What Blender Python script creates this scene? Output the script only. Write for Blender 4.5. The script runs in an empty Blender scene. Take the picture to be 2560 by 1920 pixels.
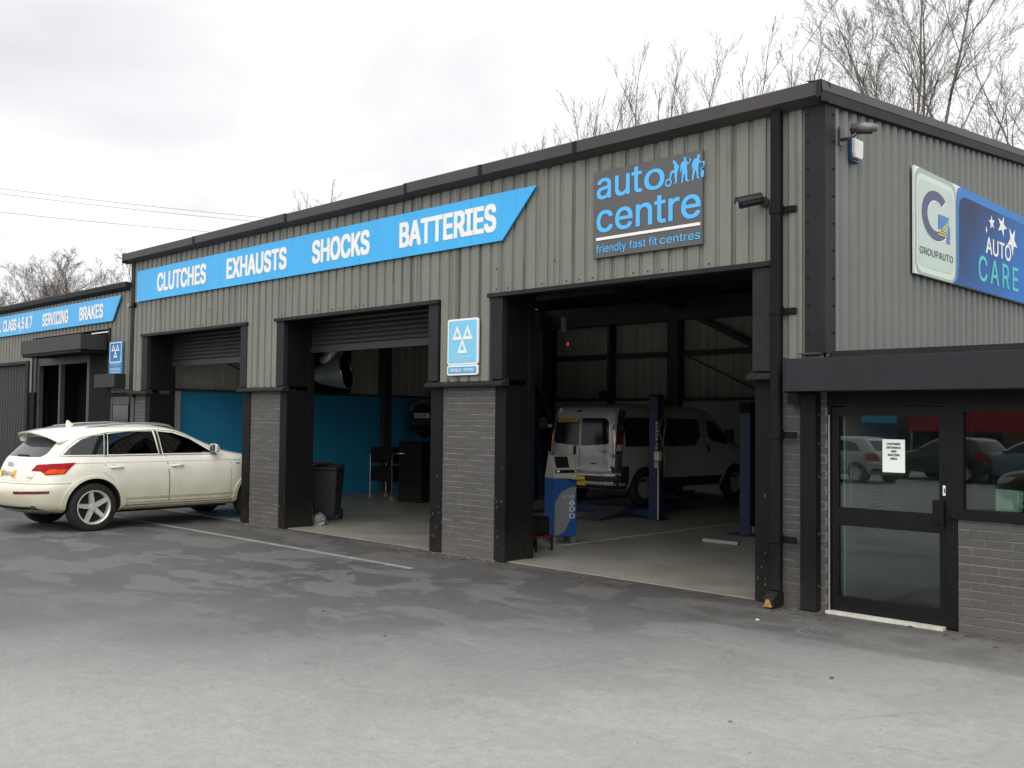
import bpy, bmesh, math, random
import numpy as np
from mathutils import Vector, Matrix
from mathutils.geometry import delaunay_2d_cdt

R = math.radians
scene = bpy.context.scene
col = scene.collection
random.seed(7)

# ------------------------------------------------------------------ camera
cam_d = bpy.data.cameras.new('camera')
cam = bpy.data.objects.new('camera', cam_d)
col.objects.link(cam)
_rt = Vector((0.71713953, 0.69685033, 0.01051278))
_up = Vector((0.01787723, -0.033473, 0.99927972))
_fw = Vector((-0.6967003, 0.71643505, 0.03646256))
cam.matrix_world = Matrix(((_rt.x, _up.x, -_fw.x, 0.0), (_rt.y, _up.y, -_fw.y, -8.96),
                           (_rt.z, _up.z, -_fw.z, 1.82), (0, 0, 0, 1)))
cam_d.sensor_width = 36.0
cam_d.lens = 36.0 * 2451.53 / 2560.0
cam_d.clip_start = 0.05
cam_d.clip_end = 2000
scene.camera = cam

# ------------------------------------------------------------------ world: overcast sky
SUN_EL, SUN_AZ = R(42), R(148)          # azimuth from +y towards +x
sun_dir = Vector((math.sin(SUN_AZ) * math.cos(SUN_EL), math.cos(SUN_AZ) * math.cos(SUN_EL), math.sin(SUN_EL)))
world = bpy.data.worlds.new('World')
scene.world = world
world.use_nodes = True
nt = world.node_tree
nt.nodes.clear()
def N(t, **kw):
    n = nt.nodes.new(t)
    for k, v in kw.items(): setattr(n, k, v)
    return n
def LK(a, b): nt.links.new(a, b)
out = N('ShaderNodeOutputWorld'); bg = N('ShaderNodeBackground')
sky = N('ShaderNodeTexSky', sky_type='NISHITA', sun_disc=False)
sky.sun_elevation = SUN_EL; sky.sun_rotation = SUN_AZ
tc = N('ShaderNodeTexCoord')
sep = N('ShaderNodeSeparateXYZ'); LK(tc.outputs['Generated'], sep.inputs[0])
zb = N('ShaderNodeMath', operation='ADD'); LK(sep.outputs[2], zb.inputs[0]); zb.inputs[1].default_value = 0.22
zm = N('ShaderNodeMath', operation='MAXIMUM'); LK(zb.outputs[0], zm.inputs[0]); zm.inputs[1].default_value = 0.12
dv = N('ShaderNodeVectorMath', operation='DIVIDE')
cz = N('ShaderNodeCombineXYZ')
for i in range(3): LK(zm.outputs[0], cz.inputs[i])
LK(tc.outputs['Generated'], dv.inputs[0]); LK(cz.outputs[0], dv.inputs[1])
no = N('ShaderNodeTexNoise'); no.inputs['Scale'].default_value = 1.15; no.inputs['Detail'].default_value = 7
no.inputs['Roughness'].default_value = 0.48; no.inputs['Distortion'].default_value = 0.5
mp = N('ShaderNodeMapping'); mp.inputs['Location'].default_value = (2.1, 8.8, 0.0)
LK(dv.outputs[0], mp.inputs[0]); LK(mp.outputs[0], no.inputs['Vector'])
ramp = N('ShaderNodeValToRGB')
cr = ramp.color_ramp
cr.elements[0].position = 0.28; cr.elements[0].color = (0.62, 0.625, 0.65, 1)
cr.elements[1].position = 0.56; cr.elements[1].color = (1.0, 1.0, 1.005, 1)
wd = N('ShaderNodeVectorMath', operation='DOT_PRODUCT'); LK(tc.outputs['Generated'], wd.inputs[0]); wd.inputs[1].default_value = (-0.93, 0.05, -0.42)   # heavier cloud bank low in the west
wm = N('ShaderNodeMath', operation='MULTIPLY_ADD'); LK(wd.outputs['Value'], wm.inputs[0]); wm.inputs[1].default_value = -0.26; wm.inputs[2].default_value = 0.175
wa = N('ShaderNodeMath', operation='ADD'); LK(no.outputs['Fac'], wa.inputs[0]); LK(wm.outputs[0], wa.inputs[1])
LK(wa.outputs[0], ramp.inputs[0])
# thin-cloud glow round the hidden sun
dt = N('ShaderNodeVectorMath', operation='DOT_PRODUCT'); LK(tc.outputs['Generated'], dt.inputs[0])
dt.inputs[1].default_value = tuple(sun_dir)
gl = N('ShaderNodeMapRange'); LK(dt.outputs['Value'], gl.inputs[0])
gl.inputs[1].default_value = -0.2; gl.inputs[2].default_value = 1.0; gl.inputs[3].default_value = 9.4; gl.inputs[4].default_value = 14.0
sc = N('ShaderNodeVectorMath', operation='SCALE'); LK(ramp.outputs[0], sc.inputs[0]); LK(gl.outputs[0], sc.inputs['Scale'])
mx = N('ShaderNodeMixRGB'); mx.inputs[0].default_value = 0.96
LK(sky.outputs[0], mx.inputs[1]); LK(sc.outputs[0], mx.inputs[2])
LK(mx.outputs[0], bg.inputs[0]); bg.inputs[1].default_value = 0.12
LK(bg.outputs[0], out.inputs[0])

sun_d = bpy.data.lights.new('sun', 'SUN'); sun_d.energy = 1.5; sun_d.angle = R(70); sun_d.color = (1.0, 0.97, 0.92)
sun = bpy.data.objects.new('sun', sun_d); col.objects.link(sun)
sun.rotation_euler = (-sun_dir).to_track_quat('-Z', 'Y').to_euler()
vs = scene.view_settings
vs.view_transform = 'Standard'; vs.look = 'None'; vs.exposure = 0.0; vs.gamma = 1.0; vs.use_curve_mapping = False
scene.render.engine = 'CYCLES'
scene.cycles.max_bounces = 10; scene.cycles.diffuse_bounces = 6; scene.cycles.transparent_max_bounces = 16

# ------------------------------------------------------------------ helpers
def lin(c):
    return tuple(((v / 255.0) / 12.92 if v <= 10 else (((v / 255.0) + 0.055) / 1.055) ** 2.4) for v in c)
MATS = {}
def mat(name, rgb, rough=0.6, metal=0.0, amp=0.12, scale=3.0, bump=0.0, bscale=60, obj_rand=0.0, spec=0.5, coat=0.0,
        streak=0.0, emit=None, stretch=(1, 1, 1), drip=None, splash=None):
    if name in MATS: return MATS[name]
    m = bpy.data.materials.new(name); m.use_nodes = True
    t = m.node_tree; n = t.nodes; l = t.links
    b = n['Principled BSDF']
    b.inputs['Roughness'].default_value = rough; b.inputs['Metallic'].default_value = metal
    b.inputs['Specular IOR Level'].default_value = spec
    if coat: b.inputs['Coat Weight'].default_value = coat; b.inputs['Coat Roughness'].default_value = 0.05
    geo = n.new('ShaderNodeNewGeometry')
    mpn = n.new('ShaderNodeMapping'); mpn.inputs['Scale'].default_value = stretch
    l.new(geo.outputs['Position'], mpn.inputs[0])
    nz = n.new('ShaderNodeTexNoise'); nz.inputs['Scale'].default_value = scale; nz.inputs['Detail'].default_value = 6
    nz.inputs['Roughness'].default_value = 0.6
    l.new(mpn.outputs[0], nz.inputs['Vector'])
    mr = n.new('ShaderNodeMapRange'); mr.inputs[1].default_value = 0.25; mr.inputs[2].default_value = 0.75
    mr.inputs[3].default_value = 1 - amp; mr.inputs[4].default_value = 1 + amp
    l.new(nz.outputs['Fac'], mr.inputs[0])
    fac = mr.outputs[0]
    if obj_rand:
        oi = n.new('ShaderNodeObjectInfo')
        m2 = n.new('ShaderNodeMapRange'); m2.inputs[3].default_value = 1 - obj_rand; m2.inputs[4].default_value = 1 + obj_rand
        l.new(oi.outputs['Random'], m2.inputs[0])
        mu = n.new('ShaderNodeMath'); mu.operation = 'MULTIPLY'; l.new(fac, mu.inputs[0]); l.new(m2.outputs[0], mu.inputs[1])
        fac = mu.outputs[0]
    if streak:
        mp2 = n.new('ShaderNodeMapping'); mp2.inputs['Scale'].default_value = (7, 7, 0.35)
        l.new(geo.outputs['Position'], mp2.inputs[0])
        n2 = n.new('ShaderNodeTexNoise'); n2.inputs['Scale'].default_value = 1.0; n2.inputs['Detail'].default_value = 5
        l.new(mp2.outputs[0], n2.inputs['Vector'])
        m3 = n.new('ShaderNodeMapRange'); m3.inputs[1].default_value = 0.4; m3.inputs[2].default_value = 0.75
        m3.inputs[3].default_value = 1.0; m3.inputs[4].default_value = 1 - streak
        l.new(n2.outputs['Fac'], m3.inputs[0])
        mu = n.new('ShaderNodeMath'); mu.operation = 'MULTIPLY'; l.new(fac, mu.inputs[0]); l.new(m3.outputs[0], mu.inputs[1])
        fac = mu.outputs[0]
    if drip:        # rain-washed grime runs that start at the gutter and fade out unevenly below it
        sp_ = n.new('ShaderNodeSeparateXYZ'); l.new(geo.outputs['Position'], sp_.inputs[0])
        mp3 = n.new('ShaderNodeMapping'); mp3.inputs['Scale'].default_value = (4.2, 0, .05); l.new(geo.outputs['Position'], mp3.inputs[0])
        n3 = n.new('ShaderNodeTexNoise'); n3.inputs['Scale'].default_value = 2.0; n3.inputs['Detail'].default_value = 6; n3.inputs['Roughness'].default_value = .7; l.new(mp3.outputs[0], n3.inputs['Vector'])
        ln = n.new('ShaderNodeMapRange'); l.new(n3.outputs['Fac'], ln.inputs[0]); ln.inputs[1].default_value = .42; ln.inputs[2].default_value = .72; ln.inputs[3].default_value = 0; ln.inputs[4].default_value = drip[1]
        dz_ = n.new('ShaderNodeMath'); dz_.operation = 'SUBTRACT'; dz_.inputs[0].default_value = drip[0]; l.new(sp_.outputs[2], dz_.inputs[1])
        dv_ = n.new('ShaderNodeMath'); dv_.operation = 'DIVIDE'; l.new(dz_.outputs[0], dv_.inputs[0]); l.new(ln.outputs[0], dv_.inputs[1])
        m4 = n.new('ShaderNodeMapRange'); l.new(dv_.outputs[0], m4.inputs[0]); m4.inputs[1].default_value = .2; m4.inputs[2].default_value = 1.2; m4.inputs[3].default_value = .66; m4.inputs[4].default_value = 1.0
        mu = n.new('ShaderNodeMath'); mu.operation = 'MULTIPLY'; l.new(fac, mu.inputs[0]); l.new(m4.outputs[0], mu.inputs[1]); fac = mu.outputs[0]
    sc = n.new('ShaderNodeVectorMath'); sc.operation = 'SCALE'; sc.inputs[0].default_value = rgb
    l.new(fac, sc.inputs['Scale']); base_ = sc.outputs[0]
    if splash:      # dried mud thrown up from the yard, uneven along the wall
        s5_ = n.new('ShaderNodeSeparateXYZ'); l.new(geo.outputs['Position'], s5_.inputs[0])
        n5 = n.new('ShaderNodeTexNoise'); n5.inputs['Scale'].default_value = 5; n5.inputs['Detail'].default_value = 8; n5.inputs['Roughness'].default_value = .75; l.new(geo.outputs['Position'], n5.inputs['Vector'])
        a5 = n.new('ShaderNodeMath'); a5.operation = 'MULTIPLY_ADD'; l.new(n5.outputs['Fac'], a5.inputs[0]); a5.inputs[1].default_value = -1.1; l.new(s5_.outputs[2], a5.inputs[2])
        m5 = n.new('ShaderNodeMapRange'); l.new(a5.outputs[0], m5.inputs[0]); m5.inputs[1].default_value = -.55; m5.inputs[2].default_value = -.05; m5.inputs[3].default_value = .65; m5.inputs[4].default_value = 0
        x5 = n.new('ShaderNodeMixRGB'); l.new(m5.outputs[0], x5.inputs[0]); l.new(base_, x5.inputs[1]); x5.inputs[2].default_value = (*splash, 1); base_ = x5.outputs[0]
    l.new(base_, b.inputs['Base Color'])
    if bump:
        nb = n.new('ShaderNodeTexNoise'); nb.inputs['Scale'].default_value = bscale; nb.inputs['Detail'].default_value = 4
        l.new(geo.outputs['Position'], nb.inputs['Vector'])
        bp = n.new('ShaderNodeBump'); bp.inputs['Strength'].default_value = bump; bp.inputs['Distance'].default_value = 0.01
        l.new(nb.outputs['Fac'], bp.inputs['Height']); l.new(bp.outputs[0], b.inputs['Normal'])
    if emit:
        b.inputs['Emission Color'].default_value = (*emit[0], 1); b.inputs['Emission Strength'].default_value = emit[1]
    MATS[name] = m
    return m

def glass(name, tint, ior=1.5, rough=0.0):
    if name in MATS: return MATS[name]
    m = bpy.data.materials.new(name); m.use_nodes = True
    t = m.node_tree; n = t.nodes; l = t.links; n.clear()
    o = n.new('ShaderNodeOutputMaterial'); mixn = n.new('ShaderNodeMixShader'); fr = n.new('ShaderNodeFresnel')
    fr.inputs['IOR'].default_value = ior
    tr = n.new('ShaderNodeBsdfTransparent'); tr.inputs[0].default_value = (*tint, 1)
    gs = n.new('ShaderNodeBsdfGlossy'); gs.inputs['Roughness'].default_value = rough; gs.inputs['Color'].default_value = (0.95, 0.98, 1, 1)
    geo = n.new('ShaderNodeNewGeometry'); nz = n.new('ShaderNodeTexNoise'); nz.inputs['Scale'].default_value = 1.3
    l.new(geo.outputs['Position'], nz.inputs['Vector'])
    bp = n.new('ShaderNodeBump'); bp.inputs['Strength'].default_value = 0.012; l.new(nz.outputs['Fac'], bp.inputs['Height'])
    l.new(bp.outputs[0], gs.inputs['Normal'])
    l.new(fr.outputs[0], mixn.inputs[0]); l.new(tr.outputs[0], mixn.inputs[1]); l.new(gs.outputs[0], mixn.inputs[2])
    l.new(mixn.outputs[0], o.inputs[0])
    MATS[name] = m
    return m

def wloc(o):
    v = Vector((0, 0, 0))
    while o is not None: v += o.location; o = o.parent
    return v

class MB:
    def __init__(s): s.v = []; s.f = []; s.mi = []; s.cm = 0
    def add(s, vs, fs):
        k = len(s.v); s.v += [tuple(p) for p in vs]
        for f in fs: s.f.append(tuple(i + k for i in f)); s.mi.append(s.cm)
        return s
    def box(s, x0, x1, y0, y1, z0, z1):
        v = [(x0, y0, z0), (x1, y0, z0), (x1, y1, z0), (x0, y1, z0), (x0, y0, z1), (x1, y0, z1), (x1, y1, z1), (x0, y1, z1)]
        return s.add(v, [(0, 3, 2, 1), (4, 5, 6, 7), (0, 1, 5, 4), (1, 2, 6, 5), (2, 3, 7, 6), (3, 0, 4, 7)])
    def prism(s, pts, axis, a, b):
        n = len(pts)
        def P(p, t): return {'x': (t, p[0], p[1]), 'y': (p[0], t, p[1]), 'z': (p[0], p[1], t)}[axis]
        v = [P(p, a) for p in pts] + [P(p, b) for p in pts]
        f = [tuple(range(n))[::-1], tuple(range(n, 2 * n))] + [(i, (i + 1) % n, (i + 1) % n + n, i + n) for i in range(n)]
        return s.add(v, f)
    def cyl(s, p0, p1, r0, r1=None, n=12, caps=True):
        if r1 is None: r1 = r0
        p0 = Vector(p0); p1 = Vector(p1); d = (p1 - p0).normalized()
        u = d.orthogonal().normalized(); w = d.cross(u)
        v = []
        for p, r in ((p0, r0), (p1, r1)):
            for i in range(n):
                a = 2 * math.pi * i / n; v.append(p + u * (math.cos(a) * r) + w * (math.sin(a) * r))
        f = [(i, (i + 1) % n, (i + 1) % n + n, i + n) for i in range(n)]
        if caps: f += [tuple(range(n))[::-1], tuple(range(n, 2 * n))]
        return s.add(v, f)
    def tube(s, path, r, n=8, closed=False):
        path = [Vector(p) for p in path]; m = len(path); v = []
        u = None
        for i, p in enumerate(path):
            a = path[(i - 1) % m] if (closed or i > 0) else p
            b = path[(i + 1) % m] if (closed or i < m - 1) else p
            d = (b - a).normalized()
            if u is None: u = d.orthogonal().normalized()
            u = (u - d * u.dot(d)).normalized(); w = d.cross(u)
            rr = r[i] if isinstance(r, (list, tuple)) else r
            for k in range(n):
                t = 2 * math.pi * k / n; v.append(p + u * (math.cos(t) * rr) + w * (math.sin(t) * rr))
        f = []
        for i in range(m if closed else m - 1):
            for k in range(n):
                a = i * n + k; b = i * n + (k + 1) % n; j = ((i + 1) % m) * n
                f.append((a, b, j + (k + 1) % n, j + k))
        if not closed: f += [tuple(range(n))[::-1], tuple(range((m - 1) * n, m * n))]
        return s.add(v, f)
    def lathe(s, prof, c, n=32, axis='y', closed=False):
        v = []; m = len(prof)
        for i in range(n):
            a = 2 * math.pi * i / n; ca, sa = math.cos(a), math.sin(a)
            for r, h in prof:
                if axis == 'y': v.append((c[0] + r * ca, c[1] + h, c[2] + r * sa))
                elif axis == 'z': v.append((c[0] + r * ca, c[1] + r * sa, c[2] + h))
                else: v.append((c[0] + h, c[1] + r * ca, c[2] + r * sa))
        f = []
        for i in range(n):
            for k in range(m if closed else m - 1):
                a = i * m + k; b = i * m + (k + 1) % m; j = ((i + 1) % n) * m
                f.append((a, b, j + (k + 1) % m, j + k))
        return s.add(v, f)
    def mesh(s, name):
        me = bpy.data.meshes.new(name); me.from_pydata(s.v, [], s.f); me.update()
        return me
    def build(s, name, m, parent=None, smooth=False, bevel=0, world=True, recalc=True, seg=1):
        off = wloc(parent) if (parent is not None and world) else Vector((0, 0, 0))
        me = bpy.data.meshes.new(name)
        me.from_pydata([(p[0] - off.x, p[1] - off.y, p[2] - off.z) for p in s.v], [], s.f)
        ms = m if isinstance(m, (list, tuple)) else [m]
        for q in ms: me.materials.append(q)
        if len(ms) > 1: me.polygons.foreach_set('material_index', s.mi)
        if recalc:
            bm = bmesh.new(); bm.from_mesh(me); bmesh.ops.recalc_face_normals(bm, faces=bm.faces); bm.to_mesh(me); bm.free()
        if smooth:
            me.polygons.foreach_set('use_smooth', [True] * len(me.polygons))
            if smooth != 'all': me.set_sharp_from_angle(angle=R(38))
        me.update()
        o = bpy.data.objects.new(name, me); col.objects.link(o)
        if parent is not None: o.parent = parent
        if bevel:
            bv = o.modifiers.new('bevel', 'BEVEL'); bv.width = bevel; bv.segments = seg; bv.limit_method = 'ANGLE'; bv.angle_limit = R(40)
        return o

def tag(o, label=None, cat=None, group=None, kind=None):
    if label: o['label'] = label
    if cat: o['category'] = cat
    if group: o['group'] = group
    if kind: o['kind'] = kind
    return o
def thing(name, label, cat, loc=(0, 0, 0), rz=0, group=None):
    o = bpy.data.objects.new(name, None); col.objects.link(o); o.empty_display_size = 0.2
    o.location = loc; o.rotation_euler = (0, 0, rz)
    return tag(o, label, cat, group)
def link_mesh(name, me, parent, loc, off=None):
    o = bpy.data.objects.new(name, me); col.objects.link(o); o.parent = parent
    w = wloc(parent); o.location = (loc[0] - w.x, loc[1] - w.y, loc[2] - w.z)
    return o

def round_poly(pts, r, n=5):
    o = []; m = len(pts)
    for i in range(m):
        a = Vector(pts[i - 1]); p = Vector(pts[i]); c = Vector(pts[(i + 1) % m])
        rr = min(r, (a - p).length * .45, (c - p).length * .45)
        s = p + (a - p).normalized() * rr; e = p + (c - p).normalized() * rr
        for k in range(n + 1):
            t = k / n; o.append(tuple(s * (1 - t) ** 2 + p * (2 * t * (1 - t)) + e * t * t))
    return o
def inside(p, poly):
    x, y = p; c = False; j = len(poly) - 1
    for i in range(len(poly)):
        xi, yi = poly[i]; xj, yj = poly[j]
        if (yi > y) != (yj > y) and x < (xj - xi) * (y - yi) / (yj - yi + 1e-12) + xi: c = not c
        j = i
    return c
# lettering: meshes made once from the built-in typeface, while the scene is still small
_txt = {}
import os
FONT = None
try: FONT = bpy.data.fonts.load(os.path.join(bpy.utils.system_resource('DATAFILES'), 'fonts', 'Inter.woff2'))   # shipped with Blender
except Exception: FONT = None
def text_data(body, bold=0.0, space=1.0):
    k_ = (body, space)
    if k_ in _txt: return _txt[k_]
    cu = bpy.data.curves.new('lettering', 'FONT'); cu.body = body; cu.space_character = space
    cu.resolution_u = 4; cu.fill_mode = 'NONE'
    if FONT: cu.font = FONT
    o = bpy.data.objects.new('lettering', cu); col.objects.link(o)
    dg = bpy.context.evaluated_depsgraph_get(); dg.update()
    me = bpy.data.meshes.new_from_object(o.evaluated_get(dg))
    nb_ = {}
    for e in me.edges:
        nb_.setdefault(e.vertices[0], []).append(e.vertices[1]); nb_.setdefault(e.vertices[1], []).append(e.vertices[0])
    seen = set(); loops = []
    for e in me.edges:                       # trace the outlines
        a, c = e.vertices
        if a in seen: continue
        lp = [a]; seen.add(a); prev, cur = a, c
        while cur != a and cur not in seen:
            lp.append(cur); seen.add(cur); nx_ = [q for q in nb_[cur] if q != prev]
            if not nx_: break
            prev, cur = cur, nx_[0]
        if len(lp) > 2: loops.append([(me.vertices[q].co.x, me.vertices[q].co.y) for q in lp])
    bpy.data.objects.remove(o); bpy.data.curves.remove(cu); bpy.data.meshes.remove(me)
    def area(p): return .5 * sum(p[i][0] * p[(i + 1) % len(p)][1] - p[(i + 1) % len(p)][0] * p[i][1] for i in range(len(p)))
    ar = [area(p) for p in loops]; sg = 1 if max(ar, key=abs) > 0 else -1
    outer = [p for p, a in zip(loops, ar) if a * sg > 0]; holes = [p for p, a in zip(loops, ar) if a * sg < 0]
    own = [[] for _ in outer]
    for h in holes:
        c = [i for i, p in enumerate(outer) if sum(inside(q, p) for q in h) > len(h) * .6]
        if c: own[min(c, key=lambda i: abs(area(outer[i])))].append(h)
    v = []; f = []; layer = []
    for i, (p, hs) in enumerate(zip(outer, own)):
        pts = [Vector(q) for q in p]; ed = [(k, (k + 1) % len(p)) for k in range(len(p))]
        for h in hs:
            k0 = len(pts); pts += [Vector(q) for q in h]; ed += [(k0 + k, k0 + (k + 1) % len(h)) for k in range(len(h))]
        vo, eo, fo, a_, b_, c_ = delaunay_2d_cdt(pts, ed, [], 0, 1e-6)
        k0 = len(v); v += [(q.x, q.y, i % 3) for q in vo]
        for t in fo:
            c = tuple(sum((vo[k] for k in t), Vector((0, 0))) / len(t))
            if inside(c, p) and not any(inside(c, h) for h in hs): f.append(tuple(k + k0 for k in t))
    _txt[k_] = (v, f)
    return _txt[k_]
def text(name, body, org, right, up, width, height, m, parent, bold=0.0, space=1.0, world=True, lift=0.0):
    """fit the lettering's ink box into width x height with its lower left corner at org"""
    v, f = text_data(body, bold, space)
    xs = [p[0] for p in v]; ys = [p[1] for p in v]
    x0, x1, y0, y1 = min(xs), max(xs), min(ys), max(ys)
    org = Vector(org); right = Vector(right).normalized(); up = Vector(up).normalized(); nrm = right.cross(up)
    b = MB()
    B_ = bold * .8
    x0 -= B_; x1 += B_; y0 -= B_ * .6; y1 += B_ * .6
    sh_ = [(0, 0)] if not bold else [(0, 0), (B_, B_ * .6), (-B_, B_ * .6), (B_, -B_ * .6), (-B_, -B_ * .6), (B_ * .5, 0), (-B_ * .5, 0)]
    for k, (dx, dy) in enumerate(sh_):          # heavier weight: the outline struck again a little to each side
        b.add([org + right * ((p[0] + dx - x0) / (x1 - x0) * width) + up * ((p[1] + dy - y0) / (y1 - y0) * height) + nrm * (lift + k * .00021 + p[2] * .00007) for p in v], f)
    return b.build(name, m, parent, world=world, recalc=False)
for _w, _b in (('CLUTCHES', .035), ('EXHAUSTS', .035), ('SHOCKS', .035), ('BATTERIES', .035), ('SERVICING', .035), ('BRAKES', .035)):
    text_data(_w, _b)

def densify(poly, d):
    o = []
    for i in range(len(poly)):
        a = Vector(poly[i]); b = Vector(poly[(i + 1) % len(poly)]); k = max(1, int((b - a).length / d))
        o += [tuple(a.lerp(b, t / k)) for t in range(k)]
    return o
def patch(name, poly, mapper, off, thick, m, parent, res=0.07, smooth='all', world=False, holes=()):
    loops = [densify(poly, res)] + [densify(h, res) for h in holes]
    v = []; e = []
    for lp in loops:
        k = len(v); v += [Vector(p) for p in lp]; e += [(k + i, k + (i + 1) % len(lp)) for i in range(len(lp))]
    nb = len(v)
    xs = [p[0] for p in loops[0]]; ys = [p[1] for p in loops[0]]
    x = min(xs) + res * .5
    while x < max(xs):
        y = min(ys) + res * .5
        while y < max(ys):
            if inside((x, y), loops[0]) and not any(inside((x, y), h) for h in loops[1:]):
                if min((Vector((x, y)) - q).length for q in v[:nb]) > res * .35: v.append(Vector((x, y)))
            y += res
        x += res
    vo, eo, fo, ov, oe, of = delaunay_2d_cdt(v, e, [], 0, 1e-5)
    fo = [f for f in fo if inside(tuple(sum((vo[i] for i in f), Vector((0, 0))) / len(f)), loops[0])
          and not any(inside(tuple(sum((vo[i] for i in f), Vector((0, 0))) / len(f)), h) for h in loops[1:])]
    b = MB()
    b.add([mapper(p[0], p[1], off) for p in vo], fo)
    if thick:
        for lp in loops:
            n = len(lp)
            b.add([mapper(p[0], p[1], off) for p in lp] + [mapper(p[0], p[1], off - thick) for p in lp],
                  [(i, (i + 1) % n, (i + 1) % n + n, i + n) for i in range(n)])
    return b.build(name, m, parent, smooth=True if smooth == 'all' else smooth, world=world, recalc=False)

# ------------------------------------------------------------------ materials
CLAD = mat('grey cladding', (0.168, 0.170, 0.147), .55, 0, .10, 1.2, streak=.07, obj_rand=.035, drip=(4.98, .42))
CLAD2 = mat('grey gable cladding', (0.134, 0.143, 0.132), .55, 0, .08, 1.2, streak=.08, obj_rand=.03)
TRIM = mat('anthracite trim', (0.017, 0.0155, 0.016), .6, 0, .30, 2.5, spec=.25, streak=.25, splash=(.05, .046, .04))
SCUFF = mat('scuffed primer', (.16, .155, .15), .8, 0, .3, 30)
GUTT = mat('anthracite gutter', (0.055, 0.051, 0.050), .5, 0, .18, 1.6, spec=.3)
BLACK = mat('black painted steel', (0.0045, 0.0042, 0.0045), .65, 0, .25, 2.5, spec=.2, splash=(.022, .020, .017))
BRICK = mat('grey painted brick', (0.077, 0.074, 0.070), .75, 0, .15, 18, bump=.6, bscale=90, obj_rand=.07, splash=(.125, .115, .10))
MORT = mat('painted mortar', (0.165, 0.155, 0.150), .85, 0, .2, 30, bump=.4)
SIGNB = mat('sign blue', (0.032, 0.40, 0.80), .35, 0, .05, .7, streak=.07, obj_rand=.03)
WHITE = mat('sign white', (0.80, 0.79, 0.77), .5, 0, .03, 3)
LBLUE = mat('lettering light blue', (0.075, 0.43, 0.82), .4, 0, .02, 3)
SIGND = mat('sign dark grey', (0.085, 0.083, 0.087), .5, 0, .08, 3)
STEEL = mat('dull steel', (0.35, 0.35, 0.35), .35, .9, .15, 8)
CHROME = mat('chrome', (0.62, 0.62, 0.62), .15, 1.0, .05, 8)
DARKBOX = mat('dark metal box', (0.015, 0.017, 0.020), .5, 0, .2, 3, spec=.3)
LIFT = mat('blue lift enamel', (0.009, 0.018, 0.060), .35, 0, .15, 4)
RUBBER = mat('tyre rubber', (0.011, 0.0105, 0.010), .8, 0, .3, 20)
BLUEW = mat('blue painted blockwork', (0.022, 0.27, 0.50), .6, 0, .08, 1.5, bump=.3, bscale=25)
LINING = mat('ivory liner sheet', (0.50, 0.49, 0.42), .5, 0, .12, 1.0, streak=.12)
PALE = mat('pale painted wall', (0.60, 0.60, 0.56), .7, 0, .10, 2)
INTST = mat('grey frame steel', (0.055, 0.050, 0.048), .5, 0, .2, 3)

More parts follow.
